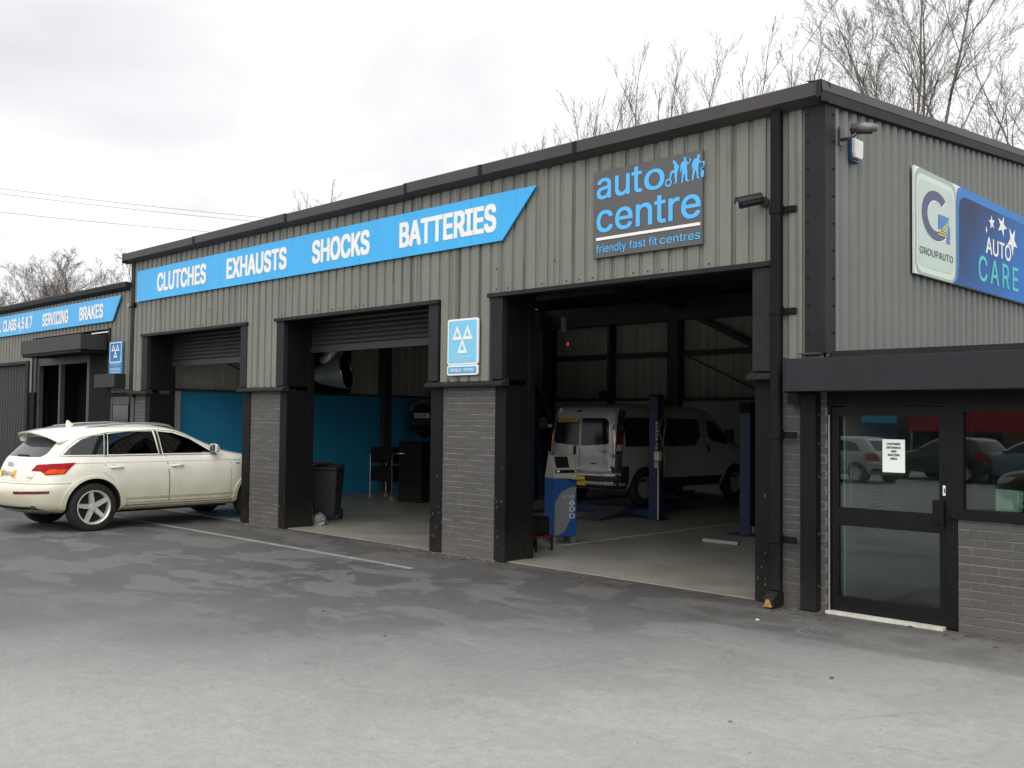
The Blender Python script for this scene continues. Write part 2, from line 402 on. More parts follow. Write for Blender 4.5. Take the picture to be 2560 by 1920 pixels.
def ground_material():
    m = bpy.data.materials.new('forecourt tarmac'); m.use_nodes = True
    t = m.node_tree; n = t.nodes; l = t.links; b = n['Principled BSDF']
    geo = n.new('ShaderNodeNewGeometry'); P = geo.outputs['Position']
    def noise(s, d=6, r=.6, dist=0, stretch=None, loc=(0, 0, 0)):
        q = n.new('ShaderNodeTexNoise'); q.inputs['Scale'].default_value = s; q.inputs['Detail'].default_value = d
        q.inputs['Roughness'].default_value = r; q.inputs['Distortion'].default_value = dist
        mpn = n.new('ShaderNodeMapping'); mpn.inputs['Location'].default_value = loc
        if stretch: mpn.inputs['Scale'].default_value = stretch
        l.new(P, mpn.inputs[0]); l.new(mpn.outputs[0], q.inputs['Vector'])
        return q.outputs['Fac']
    def mr(src, a, b_, c, d, clamp=True):
        q = n.new('ShaderNodeMapRange'); q.clamp = clamp
        l.new(src, q.inputs[0])
        for i, x in enumerate((a, b_, c, d)): q.inputs[i + 1].default_value = x
        return q.outputs[0]
    def mth(op, a, b_):
        q = n.new('ShaderNodeMath'); q.operation = op
        for i, x in enumerate((a, b_)):
            if isinstance(x, (int, float)): q.inputs[i].default_value = x
            else: l.new(x, q.inputs[i])
        return q.outputs[0]
    def mix(fac, a, b_):
        q = n.new('ShaderNodeMixRGB')
        if isinstance(fac, float): q.inputs[0].default_value = fac
        else: l.new(fac, q.inputs[0])
        for i, x in enumerate((a, b_)):
            if isinstance(x, tuple): q.inputs[i + 1].default_value = (*x, 1)
            else: l.new(x, q.inputs[i + 1])
        return q.outputs[0]
    sx = n.new('ShaderNodeSeparateXYZ'); l.new(P, sx.inputs[0])
    # distance along the view direction; pale foreground haze is painted into the ground colour
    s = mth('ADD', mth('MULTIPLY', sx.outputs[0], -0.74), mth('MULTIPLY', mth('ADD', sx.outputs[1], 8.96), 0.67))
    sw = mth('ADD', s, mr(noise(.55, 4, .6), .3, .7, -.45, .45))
    haze_mid = mr(sw, 11.2, 8.0, 0.0, 1.0)
    haze_near = mr(sw, 8.9, 5.9, 0.0, 1.0)
    stone = noise(75, 4, .85); grain = noise(22, 6, .75)
    col_d = mix(mr(grain, .3, .7, 0, 1), (.050, .051, .053), (.072, .073, .074))
    col_w = mix(mr(grain, .3, .7, 0, 1), (.135, .137, .134), (.175, .175, .170))
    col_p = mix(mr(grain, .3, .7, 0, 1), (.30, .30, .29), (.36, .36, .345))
    patchy = mth('ADD', noise(1.15, 9, .60, .5, (0.75, 1.25, 1)), mr(noise(6, 4, .7), 0, 1, -.05, .05))
    wear = mr(patchy, .50, .54, 0.0, 1.0)
    soft = mr(noise(.35, 5, .6, .3, None, (9, 4, 0)), .35, .7, 0.0, .30)
    c = mix(mth('MULTIPLY', wear, mr(sx.outputs[1], -3.2, -.8, .62, .30)), col_d, col_w)
    c = mix(soft, c, col_w)
    c = mix(mth('MULTIPLY', haze_mid, .8), c, col_w)
    c = mix(haze_near, c, col_p)
    # brownish strip of older tarmac next to the building
    strip = mr(sx.outputs[1], -1.30, -1.18, 0, .55)
    c = mix(mth('MULTIPLY', strip, mr(noise(1.7, 6), .35, .6, .3, 1)), c, (.074, .065, .057))
    # dark strip at the wall foot: contact shade and grime painted into the colour
    c = mix(mth('MULTIPLY', mr(sx.outputs[1], -.42, -.03, 0, .8), mr(noise(3.1, 6, .7), .38, .62, .15, 1)), c, (.042, .038, .033))
    # oil drips
    c = mix(mr(noise(1.1, 6, .65, 1.2, None, (31, 8, 0)), .66, .74, 0, .6), c, (.035, .034, .034))
    # hairline cracks
    vo = n.new('ShaderNodeTexVoronoi'); vo.feature = 'DISTANCE_TO_EDGE'; vo.inputs['Scale'].default_value = .42
    wv = n.new('ShaderNodeVectorMath'); wv.operation = 'ADD'; l.new(P, wv.inputs[0])
    wn_ = n.new('ShaderNodeTexNoise'); wn_.inputs['Scale'].default_value = 1.6; wn_.inputs['Detail'].default_value = 5; l.new(P, wn_.inputs['Vector'])
    wsc = n.new('ShaderNodeVectorMath'); wsc.operation = 'SCALE'; l.new(wn_.outputs['Color'], wsc.inputs[0]); wsc.inputs['Scale'].default_value = .8
    l.new(wsc.outputs[0], wv.inputs[1]); l.new(wv.outputs[0], vo.inputs['Vector'])
    crack = mth('MULTIPLY', mr(vo.outputs['Distance'], .0, .006, 1, 0), mr(noise(.9, 3, .5, 0, None, (3, 17, 0)), .48, .60, 0, 1))
    c = mix(mth('MULTIPLY', crack, .22), c, (.03, .03, .03))
    v = n.new('ShaderNodeVectorMath'); v.operation = 'SCALE'; l.new(c, v.inputs[0]); l.new(mth('MULTIPLY', mr(stone, .25, .75, .72, 1.28), mr(noise(9, 5, .75, 0, None, (5, 5, 0)), .3, .7, .90, 1.10)), v.inputs['Scale'])
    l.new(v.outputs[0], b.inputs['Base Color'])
    l.new(mr(wear, 0, 1, .55, .85), b.inputs['Roughness'])
    bp = n.new('ShaderNodeBump'); bp.inputs['Strength'].default_value = .8; bp.inputs['Distance'].default_value = .008
    l.new(mth('ADD', stone, grain), bp.inputs['Height']); l.new(bp.outputs[0], b.inputs['Normal'])
    return m
# ------------------------------------------------------------------ the ground
g = MB().add([(-400, -300, 0), (300, -300, 0), (300, 400, 0), (-400, 400, 0)], [(0, 1, 2, 3)])
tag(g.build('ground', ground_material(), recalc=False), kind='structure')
LINEM = mat('worn concrete channel', (.23, .225, .215), .8, 0, .35, 6, bump=.3)
b = MB()
x = -18.2
while x < -9.3:                                     # narrow concrete edging, laid in lengths
    b.box(x, min(x + 0.91, -9.2), -1.235, -1.155, -0.02, 0.006); x += 0.915
tag(b.build('channel_edging', LINEM), kind='structure')
YFLOOR = mat('workshop floor paint', (.23, .222, .19), .38, 0, .30, 1.1, bump=.15, bscale=30)
tag(MB().box(-19.45, -4.5, .06, 12.5, -.05, .012).build('workshop_floor', YFLOOR), kind='structure')
tag(MB().box(-9.44, -9.38, 1.7, 12.4, .012, .015).build('floor_line', mat('floor line paint', (.42, .42, .37), .6, 0, .4, 9)), kind='structure')

# ------------------------------------------------------------------ main garage building
EAVE_Y, EAVE_Z, PITCH = -0.22, 5.115, 0.094
XL, XR = -19.50, -4.43
RIDGE_Y, BACK_Y = 6.3, 12.55
def roof_z(y): return EAVE_Z + PITCH * (min(y, 2 * RIDGE_Y - y) + .22)
garage = thing('garage_building', 'grey corrugated workshop with three open bays, brick piers and dark trim', 'garage', (-12, 6, 0))

PROF = [(0, 0), (.128, 0), (.133, 1), (.165, 1), (.19, 0), (.2, 0)]      # one rib, 1 = recessed
RD = 0.022
BAYS = [(-18.95, -15.0), (-14.07, -10.05), (-9.03, -5.01)]
HEAD = 3.45
def clad_bottom(x):
    for a, c in BAYS:
        if a < x < c: return HEAD - 0.02
    return 2.27
PROF2 = [(0, 0), (.075, 0), (.105, 1.9), (.165, 1.9), (.195, 0), (.2, 0)]
def clad_sheets(x0, x1, bottom, top, y, m, parent, axis='x', name='cladding_sheet', width=1.0):
    PF = PROF if axis == 'x' else PROF2
    a = x0
    while a < x1 - 1e-6:
        e = min(a + width, x1); b = MB()
        q = a
        while q < e - 1e-6:
            for (p0, d0), (p1, d1) in zip(PF[:-1], PF[1:]):
                u0, u1 = q + p0, min(q + p1, e)
                if u0 >= e: break
                zb, zt0, zt1 = bottom((u0 + u1) / 2), top(u0), top(u1)
                if axis == 'x': v = [(u0, y + d0 * RD, zb), (u1, y + d1 * RD, zb), (u1, y + d1 * RD, zt1), (u0, y + d0 * RD, zt0)]
                else: v = [(y - d0 * RD, u0, zb), (y - d1 * RD, u1, zb), (y - d1 * RD, u1, zt1), (y - d0 * RD, u0, zt0)]
                b.add(v, [(0, 1, 2, 3)])
            q += .2
        b.build(name, m, parent, recalc=False)
        a = e
clad_sheets(XL + .1, XR - .02, clad_bottom, lambda x: 5.02, -.07, CLAD, garage)
clad_sheets(-.04, BACK_Y, lambda y: 2.40, lambda y: roof_z(y) - .06, XR, CLAD2, garage, axis='y')
# the lining behind the cladding gives the wall its thickness
b = MB()
for a, c in ((XL + .02, -18.98), (-14.98, -14.09), (-10.03, -9.05), (-5.0, XR - .12)): b.box(a, c, 0.0, .12, 2.3, 3.6)
b.box(XL + .02, XR - .12, 0.001, .119, 3.46, 4.98)
b.build('inner_wall', INTST, garage)
MB().box(XR - .12, XR - .05, .13, BACK_Y, 0, 5.05).build('gable_wall', INTST, garage)
MB().box(XL - .12, XL + .04, .0, BACK_Y, 0, 5.05).build('gable_wall', INTST, garage)
MB().box(XL - .12, XR - .05, BACK_Y, BACK_Y + .15, 0, 5.05).build('rear_wall', INTST, garage)
# roof slopes
for ya, yb in ((EAVE_Y + .05, RIDGE_Y), (RIDGE_Y, BACK_Y + .3)):
    za, zb = roof_z(ya), roof_z(yb) if yb < BACK_Y else EAVE_Z
    MB().add([(XL - .1, ya, za), (XR + .02, ya, za), (XR + .02, yb, zb), (XL - .1, yb, zb), (XL - .1, ya, za - .1), (XR + .02, ya, za - .1), (XR + .02, yb, zb - .1), (XL - .1, yb, zb - .1)],
             [(0, 1, 2, 3), (4, 7, 6, 5), (0, 4, 5, 1), (1, 5, 6, 2), (2, 6, 7, 3), (3, 7, 4, 0)]).build('roof_slope', INTST, garage)
# gutter in jointed lengths
GP = [(-.22, 5.125), (-.232, 5.115), (-.228, 4.985), (-.10, 4.935), (-.075, 4.935), (-.075, 5.09)]
js = [XL - .12, -16.68, -13.65, -10.62, -9.11, -7.5, XR + .035]
for i, (a, c) in enumerate(zip(js[:-1], js[1:])):
    dz = .006 * math.sin(i * 2.3) if 0 < i < 5 else 0
    o = MB().prism([(p[0] - .002 * (i % 2), p[1] + dz) for p in GP], 'x', a + .004, c - .004).build('gutter', GUTT, garage)
    if i:
        br = MB().box(a - .03, a + .03, -.238, -.226, 4.985 + dz, 5.12 + dz)
        for zz in (5.02, 5.06, 5.10): br.cyl((a - .018, -.245, zz + dz), (a - .018, -.252, zz + dz), .008, n=6); br.cyl((a + .018, -.245, zz + dz), (a + .018, -.252, zz + dz), .008, n=6)
        br.build('joint_strap', TRIM, o)
MB().box(XL - .125, XL - .115, -.24, -.06, 4.93, 5.14).build('gutter_end', TRIM, garage)
MB().add([(XR + .05, -.245, 5.125), (XR + .05, -.245, 4.96), (XR + .06, -.06, 4.92), (XR + .06, -.06, 5.13), (XR - .0, -.246, 5.125), (XR - .0, -.246, 4.96)],
         [(0, 1, 2, 3), (4, 5, 1, 0)]).build('gutter_end', TRIM, garage)
# verge trim: a sloping cap and a fascia below it, in lengths
ys_ = [-.24, 3.2, 6.3, 9.4, BACK_Y + .3]
for a, c in zip(ys_[:-1], ys_[1:]):
    za, zc = roof_z(a) + .02, roof_z(c) + .02
    def vq(d, dz, y, z): return (XR + d, y, z + dz)
    b = MB(); b.add([vq(-.12, .01, a, za), vq(.055, -.02, a, za), vq(.055, -.02, c, zc), vq(-.12, .01, c, zc), vq(.062, -.115, a, za), vq(.062, -.115, c, zc)],
                    [(0, 1, 2, 3), (1, 4, 5, 2)]).build('verge_cap', GUTT, garage)
    b = MB(); b.add([vq(.056, -.115, a, za), vq(.050, -.215, a, za), vq(.050, -.215, c, zc), vq(.056, -.115, c, zc), vq(.0, -.225, a, za), vq(.0, -.225, c, zc)],
                    [(0, 1, 2, 3), (1, 4, 5, 2)]).build('verge_fascia', TRIM, garage)
# corner flashings
MB().prism([(XR - .205, -.082), (XR + .012, -.082), (XR + .012, .135), (XR + .006, .135), (XR + .006, -.076), (XR - .205, -.076)], 'z', 2.50, 5.0).build('corner_flashing', TRIM, garage)
MB().box(XR - .23, XR - .02, -.16, -.05, 2.485, 2.50).build('flashing_foot', GUTT, garage)
MB().box(XL - .02, XL + .13, -.085, -.04, 2.2, 4.96).build('corner_flashing', TRIM, garage)
# lintel and jamb flashings, reveals
for a, c in BAYS:
    MB().box(a - .04, c + .02, -.12, .0, HEAD - .05, HEAD).build('lintel_flashing', TRIM, garage)
    MB().box(a, a + .215, -.085, -.005, 2.34, HEAD - .052).build('jamb_flashing', TRIM, garage)
    MB().box(c - .20, c, -.085, -.005, 2.34, HEAD - .052).build('jamb_flashing', TRIM, garage)
    MB().box(a + .03, a + .225, -.012, .49, 0.013, 2.265).build('jamb_casing', BLACK, garage)
    MB().box(a + .04, a + .21, -.004, .48, 2.34, HEAD).build('jamb_casing', BLACK, garage)
    MB().box(c - .21, c + .03, -.012, .49, 0.013, 2.265).build('jamb_casing', BLACK, garage)
    MB().box(c - .20, c - .01, -.004, .48, 2.34, HEAD).build('jamb_casing', BLACK, garage)
    MB().box(a, c, .0, .48, HEAD + .0, HEAD + .05).build('reveal_head', BLACK, garage)
# ledges over the piers
LEDGE = [(-.13, 2.255), (-.132, 2.285), (-.11, 2.30), (-.05, 2.335), (.0, 2.34), (.0, 2.25)]
for a, c in ((XL - .02, -18.66), (-15.25, -13.80), (-10.28, -8.77), (-5.26, -4.86)):
    MB().prism(LEDGE, 'x', a, c).build('ledge_flashing', TRIM, garage)
# brick piers
BL, BH, JT = .2215, .0675, .0035
brick_cache = {}
def brick_mesh(length):
    k = round(length, 3)
    if k not in brick_cache:
        c = .004; L, H, D = k, BH, .05
        v = [(0, 0, c), (L, 0, c), (L, 0, H - c), (0, 0, H - c)]
        v = [(c, 0, c), (L - c, 0, c), (L - c, 0, H - c), (c, 0, H - c), (0, c, 0), (L, c, 0), (L, c, H), (0, c, H), (0, D, 0), (L, D, 0), (L, D, H), (0, D, H)]
        f = [(0, 1, 2, 3), (0, 4, 5, 1), (1, 5, 6, 2), (2, 6, 7, 3), (3, 7, 4, 0), (4, 8, 9, 5), (5, 9, 10, 6), (6, 10, 11, 7), (7, 11, 8, 4)]
        me = bpy.data.meshes.new('brick'); me.from_pydata(v, [], f); me.materials.append(BRICK); me.update()
        brick_cache[k] = me
    return brick_cache[k]
def bricks(x0, x1, z0, n, parent, y=0.0, stuff_from=None):
    """courses of brick from z0 up; from course `stuff_from` down they are joined into one part"""
    loose = MB()
    for i in range(n):
        z = z0 + i * .075
        x = x0 if i % 2 == 0 else x0 - .1125
        while x < x1 - .02:
            a, e = max(x, x0), min(x + BL, x1)
            if e - a > .03:
                yy = y + random.uniform(-.003, .003); zz = z + random.uniform(-.0025, .0025)
                if stuff_from is not None and i < stuff_from:
                    for me in (brick_mesh(e - a),):
                        loose.add([(p.co.x + a, p.co.y + yy, p.co.z + zz) for p in me.vertices], [tuple(q.vertices) for q in me.polygons])
                else:
                    link_mesh('brick', brick_mesh(e - a), parent, (a, yy, zz))
            x += BL + JT
    if loose.v: tag(loose.build('brickwork', BRICK, parent, recalc=False), kind='stuff')
    m_ = MB().box(x0, x1, y + .0045, y + .24, 0, z0 + n * .075 + .02)
    return m_.build('mortar_bed', MORT, parent)
p_ = garage
bricks(-19.40, -18.93, .012, 30, p_, stuff_from=30)
bricks(-14.965, -14.035, .012, 30, p_, stuff_from=12)
bricks(-10.04, -8.985, .012, 30, p_)
bricks(-5.02, -4.44, .012, 30, p_)
# bottom-of-sheet fixings
b = MB()
for i in range(78):
    xx = XL + .16 + i * .2
    zb = clad_bottom(xx) + .07
    if random.random() < .35: b.cyl((xx, -.071, zb), (xx, -.082, zb), .008, n=6)
    if random.random() < .06: b.cyl((xx, -.071, zb + .27), (xx, -.082, zb + .27), .008, n=6)
for i in range(9):
    b.cyl((XR - .17, -.083, 2.7 + i * .27), (XR - .17, -.094, 2.7 + i * .27), .009, n=6); b.cyl((XR + .013, .09, 2.7 + i * .27), (XR + .024, .09, 2.7 + i * .27), .010, n=6)
tag(b.build('fixing_screws', BLACK, garage), kind='stuff')
# roller shutters in the two left bays: slats hang below the lintel
SLAT = mat('shutter slat paint', (.020, .018, .018), .5, 0, .2, 3)
for (a, c), zlow in ((BAYS[0], 2.84), (BAYS[1], 2.92)):
    box_top = 3.75
    sb = MB(); h = .075
    sb.add([(0, .012, 0), (c - a, .012, 0), (0, -.006, .018), (c - a, -.006, .018), (0, -.012, .04), (c - a, -.012, .04), (0, -.004, .066), (c - a, -.004, .066), (0, .012, .075), (c - a, .012, .075)],
           [(0, 1, 3, 2), (2, 3, 5, 4), (4, 5, 7, 6), (6, 7, 9, 8)])
    sm = sb.mesh('slat'); sm.materials.append(SLAT)
    z = zlow + .09
    while z < box_top:
        link_mesh('slat', sm, garage, (a, .44, z)); z += h
    MB().box(a, c, .42, .47, zlow - .02, zlow + .088).build('bottom_bar', SLAT, garage)
for (a, c) in BAYS:
    for xx in (a + .205, c - .245): MB().box(xx, xx + .05, .40, .50, .013, 3.7).build('shutter_guide', BLACK, garage)
MB().cyl((BAYS[2][0] + .2, .62, 3.78), (BAYS[2][1] - .2, .62, 3.78), .2, n=20).build('shutter_roll', SLAT, garage, smooth=True)
for a, c in BAYS[:2]: MB().box(a + .1, c - .1, .40, .95, 3.62, 4.1).build('shutter_housing', BLACK, garage)

# interior: left wall, back wall, frame
MB().box(XL + .04, XL + .14, .95, BACK_Y, .012, 2.35).build('blue_wall', BLUEW, garage)
MB().box(XL + .04, XL + .16, .5, .95, .012, 2.36).build('white_pilaster', PALE, garage)
MB().box(XL + .04, XL + .24, .5, BACK_Y, 2.352, 2.40).build('wall_rail', INTST, garage)
def liner(axis, fixed, a, c, z0, z1, sign, name='liner_sheet'):
    q = a
    while q < c - 1e-6:
        e = min(q + 1.0, c); b = MB(); t = q
        while t < e - 1e-6:
            for (p0, d0), (p1, d1) in (((0, 0), (.22, 0)), ((.22, 0), (.235, 1)), ((.235, 1), (.245, 1)), ((.245, 1), (.26, 0))):
                u0, u1 = t + p0, min(t + p1, e)
                if u0 >= e: break
                f0, f1 = fixed + sign * d0 * .02, fixed + sign * d1 * .02
                v = [(f0, u0, z0), (f1, u1, z0), (f1, u1, z1), (f0, u0, z1)] if axis == 'y' else [(u0, f0, z0), (u1, f1, z0), (u1, f1, z1), (u0, f0, z1)]
                b.add(v, [(0, 1, 2, 3)])
            t += .26
        b.build(name, LINING, garage, recalc=False); q = e
liner('y', XL + .06, .5, BACK_Y, 2.40, 5.0, 1)
liner('x', BACK_Y - .03, XL + .1, XR - .15, 2.42, 5.0, -1)
MB().box(XL + .1, XR - .15, BACK_Y - .12, BACK_Y - .02, .012, 2.40).build('pale_wall', PALE, garage)
MB().box(XL + .1, XR - .15, BACK_Y - .22, BACK_Y - .05, 2.36, 2.44).build('wall_rail', INTST, garage)
MB().box(XL + .1, XR - .15, BACK_Y - .20, BACK_Y - .05, 3.52, 3.66).build('sheeting_rail', INTST, garage)
MB().box(XL + .1, XR - .15, BACK_Y - .36, BACK_Y - .05, 4.46, 5.0).build('eaves_beam', INTST, garage)
for xx, wd in ((-19.2, .3), (-16.9, .09), (-14.77, .34), (-12.0, .09), (-9.6, .34), (-7.2, .09)):
    MB().box(xx - wd / 2, xx + wd / 2, BACK_Y - .34, BACK_Y - .05, .012, 5.0).build('wall_column', INTST, garage)
b = MB(); b.cyl((-14.54, BACK_Y - .27, 4.72), (-11.6, BACK_Y - .27, 3.30), .09, n=4).build('diagonal_brace', INTST, garage)
for z0, z1 in (((-14.4, 3.50), (-12.1, 2.46)),): b = MB().cyl((z0[0], BACK_Y - .17, z0[1]), (z1[0], BACK_Y - .17, z1[1]), .018, n=6); b.build('tie_rod', INTST, garage)
MB().cyl((XL + .2, 1.3, 3.3), (XL + .2, 3.2, 2.45), .018, n=6).build('tie_rod', INTST, garage)
for yy, wd in ((6.35, .22), (3.5, .08), (9.3, .08)): MB().box(XL + .06, XL + .32, yy - wd / 2, yy + wd / 2, .012, 5.2).build('wall_column', INTST, garage)
MB().box(XL + .14, XL + .30, 6.5, 6.95, .012, 2.35).build('blue_pilaster', mat('blue painted pilaster', (.025, .27, .50), .6, 0, .06, 2), garage)
for xx in (-14.53, -9.53):
    for y0, y1 in ((.2, RIDGE_Y), (RIDGE_Y, BACK_Y - .1)):
        za, zb = roof_z(y0) - .14, roof_z(y1) - .14
        MB().add([(xx - .09, y0, za - .32), (xx + .09, y0, za - .32), (xx + .09, y1, zb - .32), (xx - .09, y1, zb - .32), (xx - .09, y0, za), (xx + .09, y0, za), (xx + .09, y1, zb), (xx - .09, y1, zb)],
                 [(0, 3, 2, 1), (4, 5, 6, 7), (0, 1, 5, 4), (1, 2, 6, 5), (2, 3, 7, 6), (3, 0, 4, 7)]).build('rafter', INTST, garage)
    MB().box(xx - .1, xx + .1, .25, .5, .012, 4.9).build('portal_column', BLACK, garage)
for yy in (1.4, 2.9, 4.4, 5.9, 7.4, 8.9, 10.4): MB().box(XL + .1, XR - .15, yy - .03, yy + .03, roof_z(yy) - .30, roof_z(yy) - .11).build('purlin', INTST, garage)

# downpipe on the right pier
dp = garage
dpo = MB().box(-4.965, -4.86, -.175, -.085, .16, 4.96).build('downpipe', BLACK, garage, bevel=.012)
for zz in (3.95, 2.93, 1.70, .67):
    MB().box(-4.972, -4.853, -.184, -.075, zz - .045, zz + .045).box(-4.853, -4.72, -.10, -.075, zz - .035, zz + .03).build('pipe_bracket', BLACK, dpo, bevel=.006)
MB().prism([(-.215, .16), (-.085, .16), (-.085, .02), (-.30, .02), (-.30, .10)], 'x', -4.972, -4.853).build('pipe_shoe', BLACK, dpo, bevel=.008)
MB().prism([(-4.96, .022), (-4.865, .022), (-4.895, .095), (-4.93, .095)], 'y', -.303, -.299).build('rusty_mouth', mat('rust stain', (.33, .19, .055), .8, 0, .4, 30), dpo)

# ------------------------------------------------------------------ flat-roofed office on the right
office = thing('office_building', 'low flat-roofed customer entrance with glass door and long dark shutter box', 'office', (-2.4, 3, 0))
OX1 = 1.6
bricks(-3.221, OX1, .004, 13, office)
MB().box(-3.28, OX1, -.035, .02, .985, 1.035).build('window_sill', BLACK, office, bevel=.006)
FRM = mat('black window frame', (.006, .0056, .006), .55, 0, .2, 4, spec=.2)
MB().box(-4.44, OX1, -.01, .12, 1.985, 2.47).build('header_panel', BLACK, office)
MB().box(-4.38, OX1, -.03, .04, 2.44, 2.515).build('parapet_flashing', TRIM, office)
MB().box(-4.37, OX1, .04, 6.0, 2.40, 2.50).build('flat_roof', TRIM, office)
sh = MB().box(-4.71, OX1, -.36, -.012, 2.12, 2.435).build('shutter_housing', DARKBOX, office, bevel=.004)
MB().box(-4.715, -4.705, -.365, -.01, 2.11, 2.445).build('housing_end_plate', DARKBOX, sh)
MB().box(-4.66, -4.50, -.135, -.012, .01, 2.118).build('shutter_guide', BLACK, office, bevel=.01)
b = MB()
for zz in (.25, .75, 1.3, 1.62, 1.9): b.cyl((-4.497, -.07, zz), (-4.49, -.07, zz), .010, n=6)
tag(b.build('guide_bolts', STEEL, office), kind='stuff')
MB().box(-4.80, -4.67, -.12, -.012, 2.0, 2.118).build('guide_bracket', BLACK, office)
# glazed door
GL = glass('entrance glazing', (.76, .82, .79), 1.68)
MB().box(-4.44, -4.405, .0, .10, .02, 1.985).build('door_jamb', FRM, office)
MB().box(-3.325, -3.225, .0, .10, .02, 1.985).build('door_jamb', FRM, office)
door = MB().box(-4.40, -4.335, .015, .07, .03, 1.975).box(-3.385, -3.33, .015, .07, .03, 1.975).box(-4.335, -3.385, .015, .07, 1.895, 1.975) \
    .box(-4.335, -3.385, .015, .07, .845, 1.015).box(-4.335, -3.385, .015, .07, .03, .17).build('glass_door', FRM, office)
MB().box(-4.335, -3.385, .036, .044, 1.015, 1.895).build('pane', GL, door)
MB().box(-4.335, -3.385, .036, .044, .17, .845).build('pane', GL, door)
MB().box(-3.44, -3.34, -.005, .015, .93, 1.14).box(-3.345, -3.325, -.055, -.03, .90, 1.13).box(-3.345, -3.325, -.035, .015, .92, .95).box(-3.345, -3.325, -.035, .015, 1.08, 1.11).build('door_handle', BLACK, door)
lk = MB().box(-3.352, -3.322, .008, .0155, 1.185, 1.275).build('lock_plate', WHITE, door)
MB().box(-3.341, -3.333, .004, .009, 1.21, 1.25).build('keyhole', BLACK, lk)
MB().box(-4.43, -3.33, -.07, .01, .0, .028).build('threshold', mat('pale threshold', (.55, .54, .46), .6, 0, .25, 10), office)
MB().box(-4.425, -4.415, -.012, .0, .03, 1.9).build('door_seal', mat('seal strip', (.3, .3, .3), .6), office)
# window beside it
wn = MB().box(-3.225, -3.175, .0, .09, 1.035, 1.985).box(-3.175, OX1, .0, .09, 1.935, 1.985).box(-3.175, OX1, .0, .09, 1.035, 1.075).build('window_frame', FRM, office)
MB().box(-3.175, OX1, .036, .044, 1.075, 1.935).build('pane', GL, wn)
MB().box(-3.16, -3.145, .046, .10, 1.075, 1.935).build('inner_bead', FRM, wn)
# reception room behind the glass
RW = mat('reception wall paint', (.66, .69, .64), .7, 0, .06, 2)
MB().box(-4.345, -4.325, .14, 5.9, .0, 2.4).build('reception_wall', RW, office)
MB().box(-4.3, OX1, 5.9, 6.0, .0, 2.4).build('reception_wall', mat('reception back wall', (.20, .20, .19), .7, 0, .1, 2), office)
MB().box(OX1, OX1 + .1, .0, 6.0, .0, 2.42).build('reception_wall', RW, office)
MB().box(-4.3, OX1, .10, 5.9, .004, .014).build('reception_floor', mat('dark carpet', (.030, .032, .034), .9, 0, .2, 40), office)
MB().box(-4.3, OX1, .12, 5.9, 2.36, 2.395).build('reception_ceiling', mat('ceiling tiles', (.30, .30, .29), .8), office)
MB().box(-3.24, OX1, .241, .30, .0, 1.03).build('dado_wall', RW, office)
tag(MB().box(-3.95, -3.40, .75, .80, .014, .022).build('mat_edge_strip', STEEL, ), 'thin metal strip edging the carpet just inside the glass door', 'strip')
# notices
nb = thing('door_notice', 'white paper notice taped to the upper pane of the entrance door', 'notice', (-3.805, .03, 1.37))
MB().box(-3.91, -3.70, .0325, .035, 1.37, 1.675).build('sheet', mat('notice paper', (.80, .84, .80), .7, 0, .03, 3), nb)
INK = mat('black ink', (.02, .02, .02), .7)
for i, (w_, s_) in enumerate((('CUSTOMER', .125), ('ENTRANCE', .135), ('AND', .055), ('WAITING', .112), ('AREA', .068))):
    text('lettering', w_, (-3.805 - s_ / 2, .0315, 1.622 - i * .034), (1, 0, 0), (0, 0, 1), s_, .022, INK, nb, bold=.05)
lf = thing('window_leaflets', 'pale green leaflets propped inside the office window sill', 'leaflets', (-2.84, .14, 1.075))
MB().add([(-2.94, .10, 1.077), (-2.75, .10, 1.077), (-2.76, .16, 1.255), (-2.955, .16, 1.26)], [(0, 1, 2, 3)]).build('sheet', mat('leaflet paper', (.58, .74, .62), .7, 0, .05, 5), lf)
MB().add([(-2.92, .13, 1.077), (-2.735, .13, 1.077), (-2.742, .18, 1.25), (-2.93, .18, 1.25)], [(0, 1, 2, 3)]).build('sheet', mat('leaflet paper blue', (.35, .60, .62), .7, 0, .05, 5), lf)
po = thing('wall_chart', 'white chart with a line graph and table on the reception wall', 'poster', (-4.32, .75, .85))
MB().box(-4.325, -4.318, .25, 1.0, .93, 1.42).build('sheet', mat('chart paper', (.62, .66, .62), .7), po)
b = MB()
for i in range(11): b.box(-4.3175, -4.3165, .72, .96, .97 + i * .038, .976 + i * .038)
b.box(-4.3175, -4.3165, .71, .718, .95, 1.40)
for k in range(9): b.box(-4.3175, -4.3165, .34 + k * .035, .365 + k * .035, 1.3 - .003 * k * k, 1.31 - .003 * k * k)
b.box(-4.3175, -4.3165, .30, .66, .98, .985)
b.build('chart_lines', mat('chart ink', (.16, .2, .24), .7), po)
chs = thing('waiting_chair', 'dark chair with red seat in the waiting room behind the door', 'chair', (-3.6, 3.2, .014))
MB().box(-3.85, -3.35, 2.95, 3.45, .43, .50).build('seat', mat('red vinyl', (.22, .012, .02), .5), chs, bevel=.02)
MB().box(-3.85, -3.35, 3.40, 3.46, .55, .95).build('backrest', DARKBOX, chs, bevel=.02)
for xx in (-3.83, -3.39):
    for yy in (2.97, 3.41): MB().box(xx, xx + .03, yy, yy + .03, .014, .43 if yy < 3.2 else .9).build('leg', STEEL, chs)

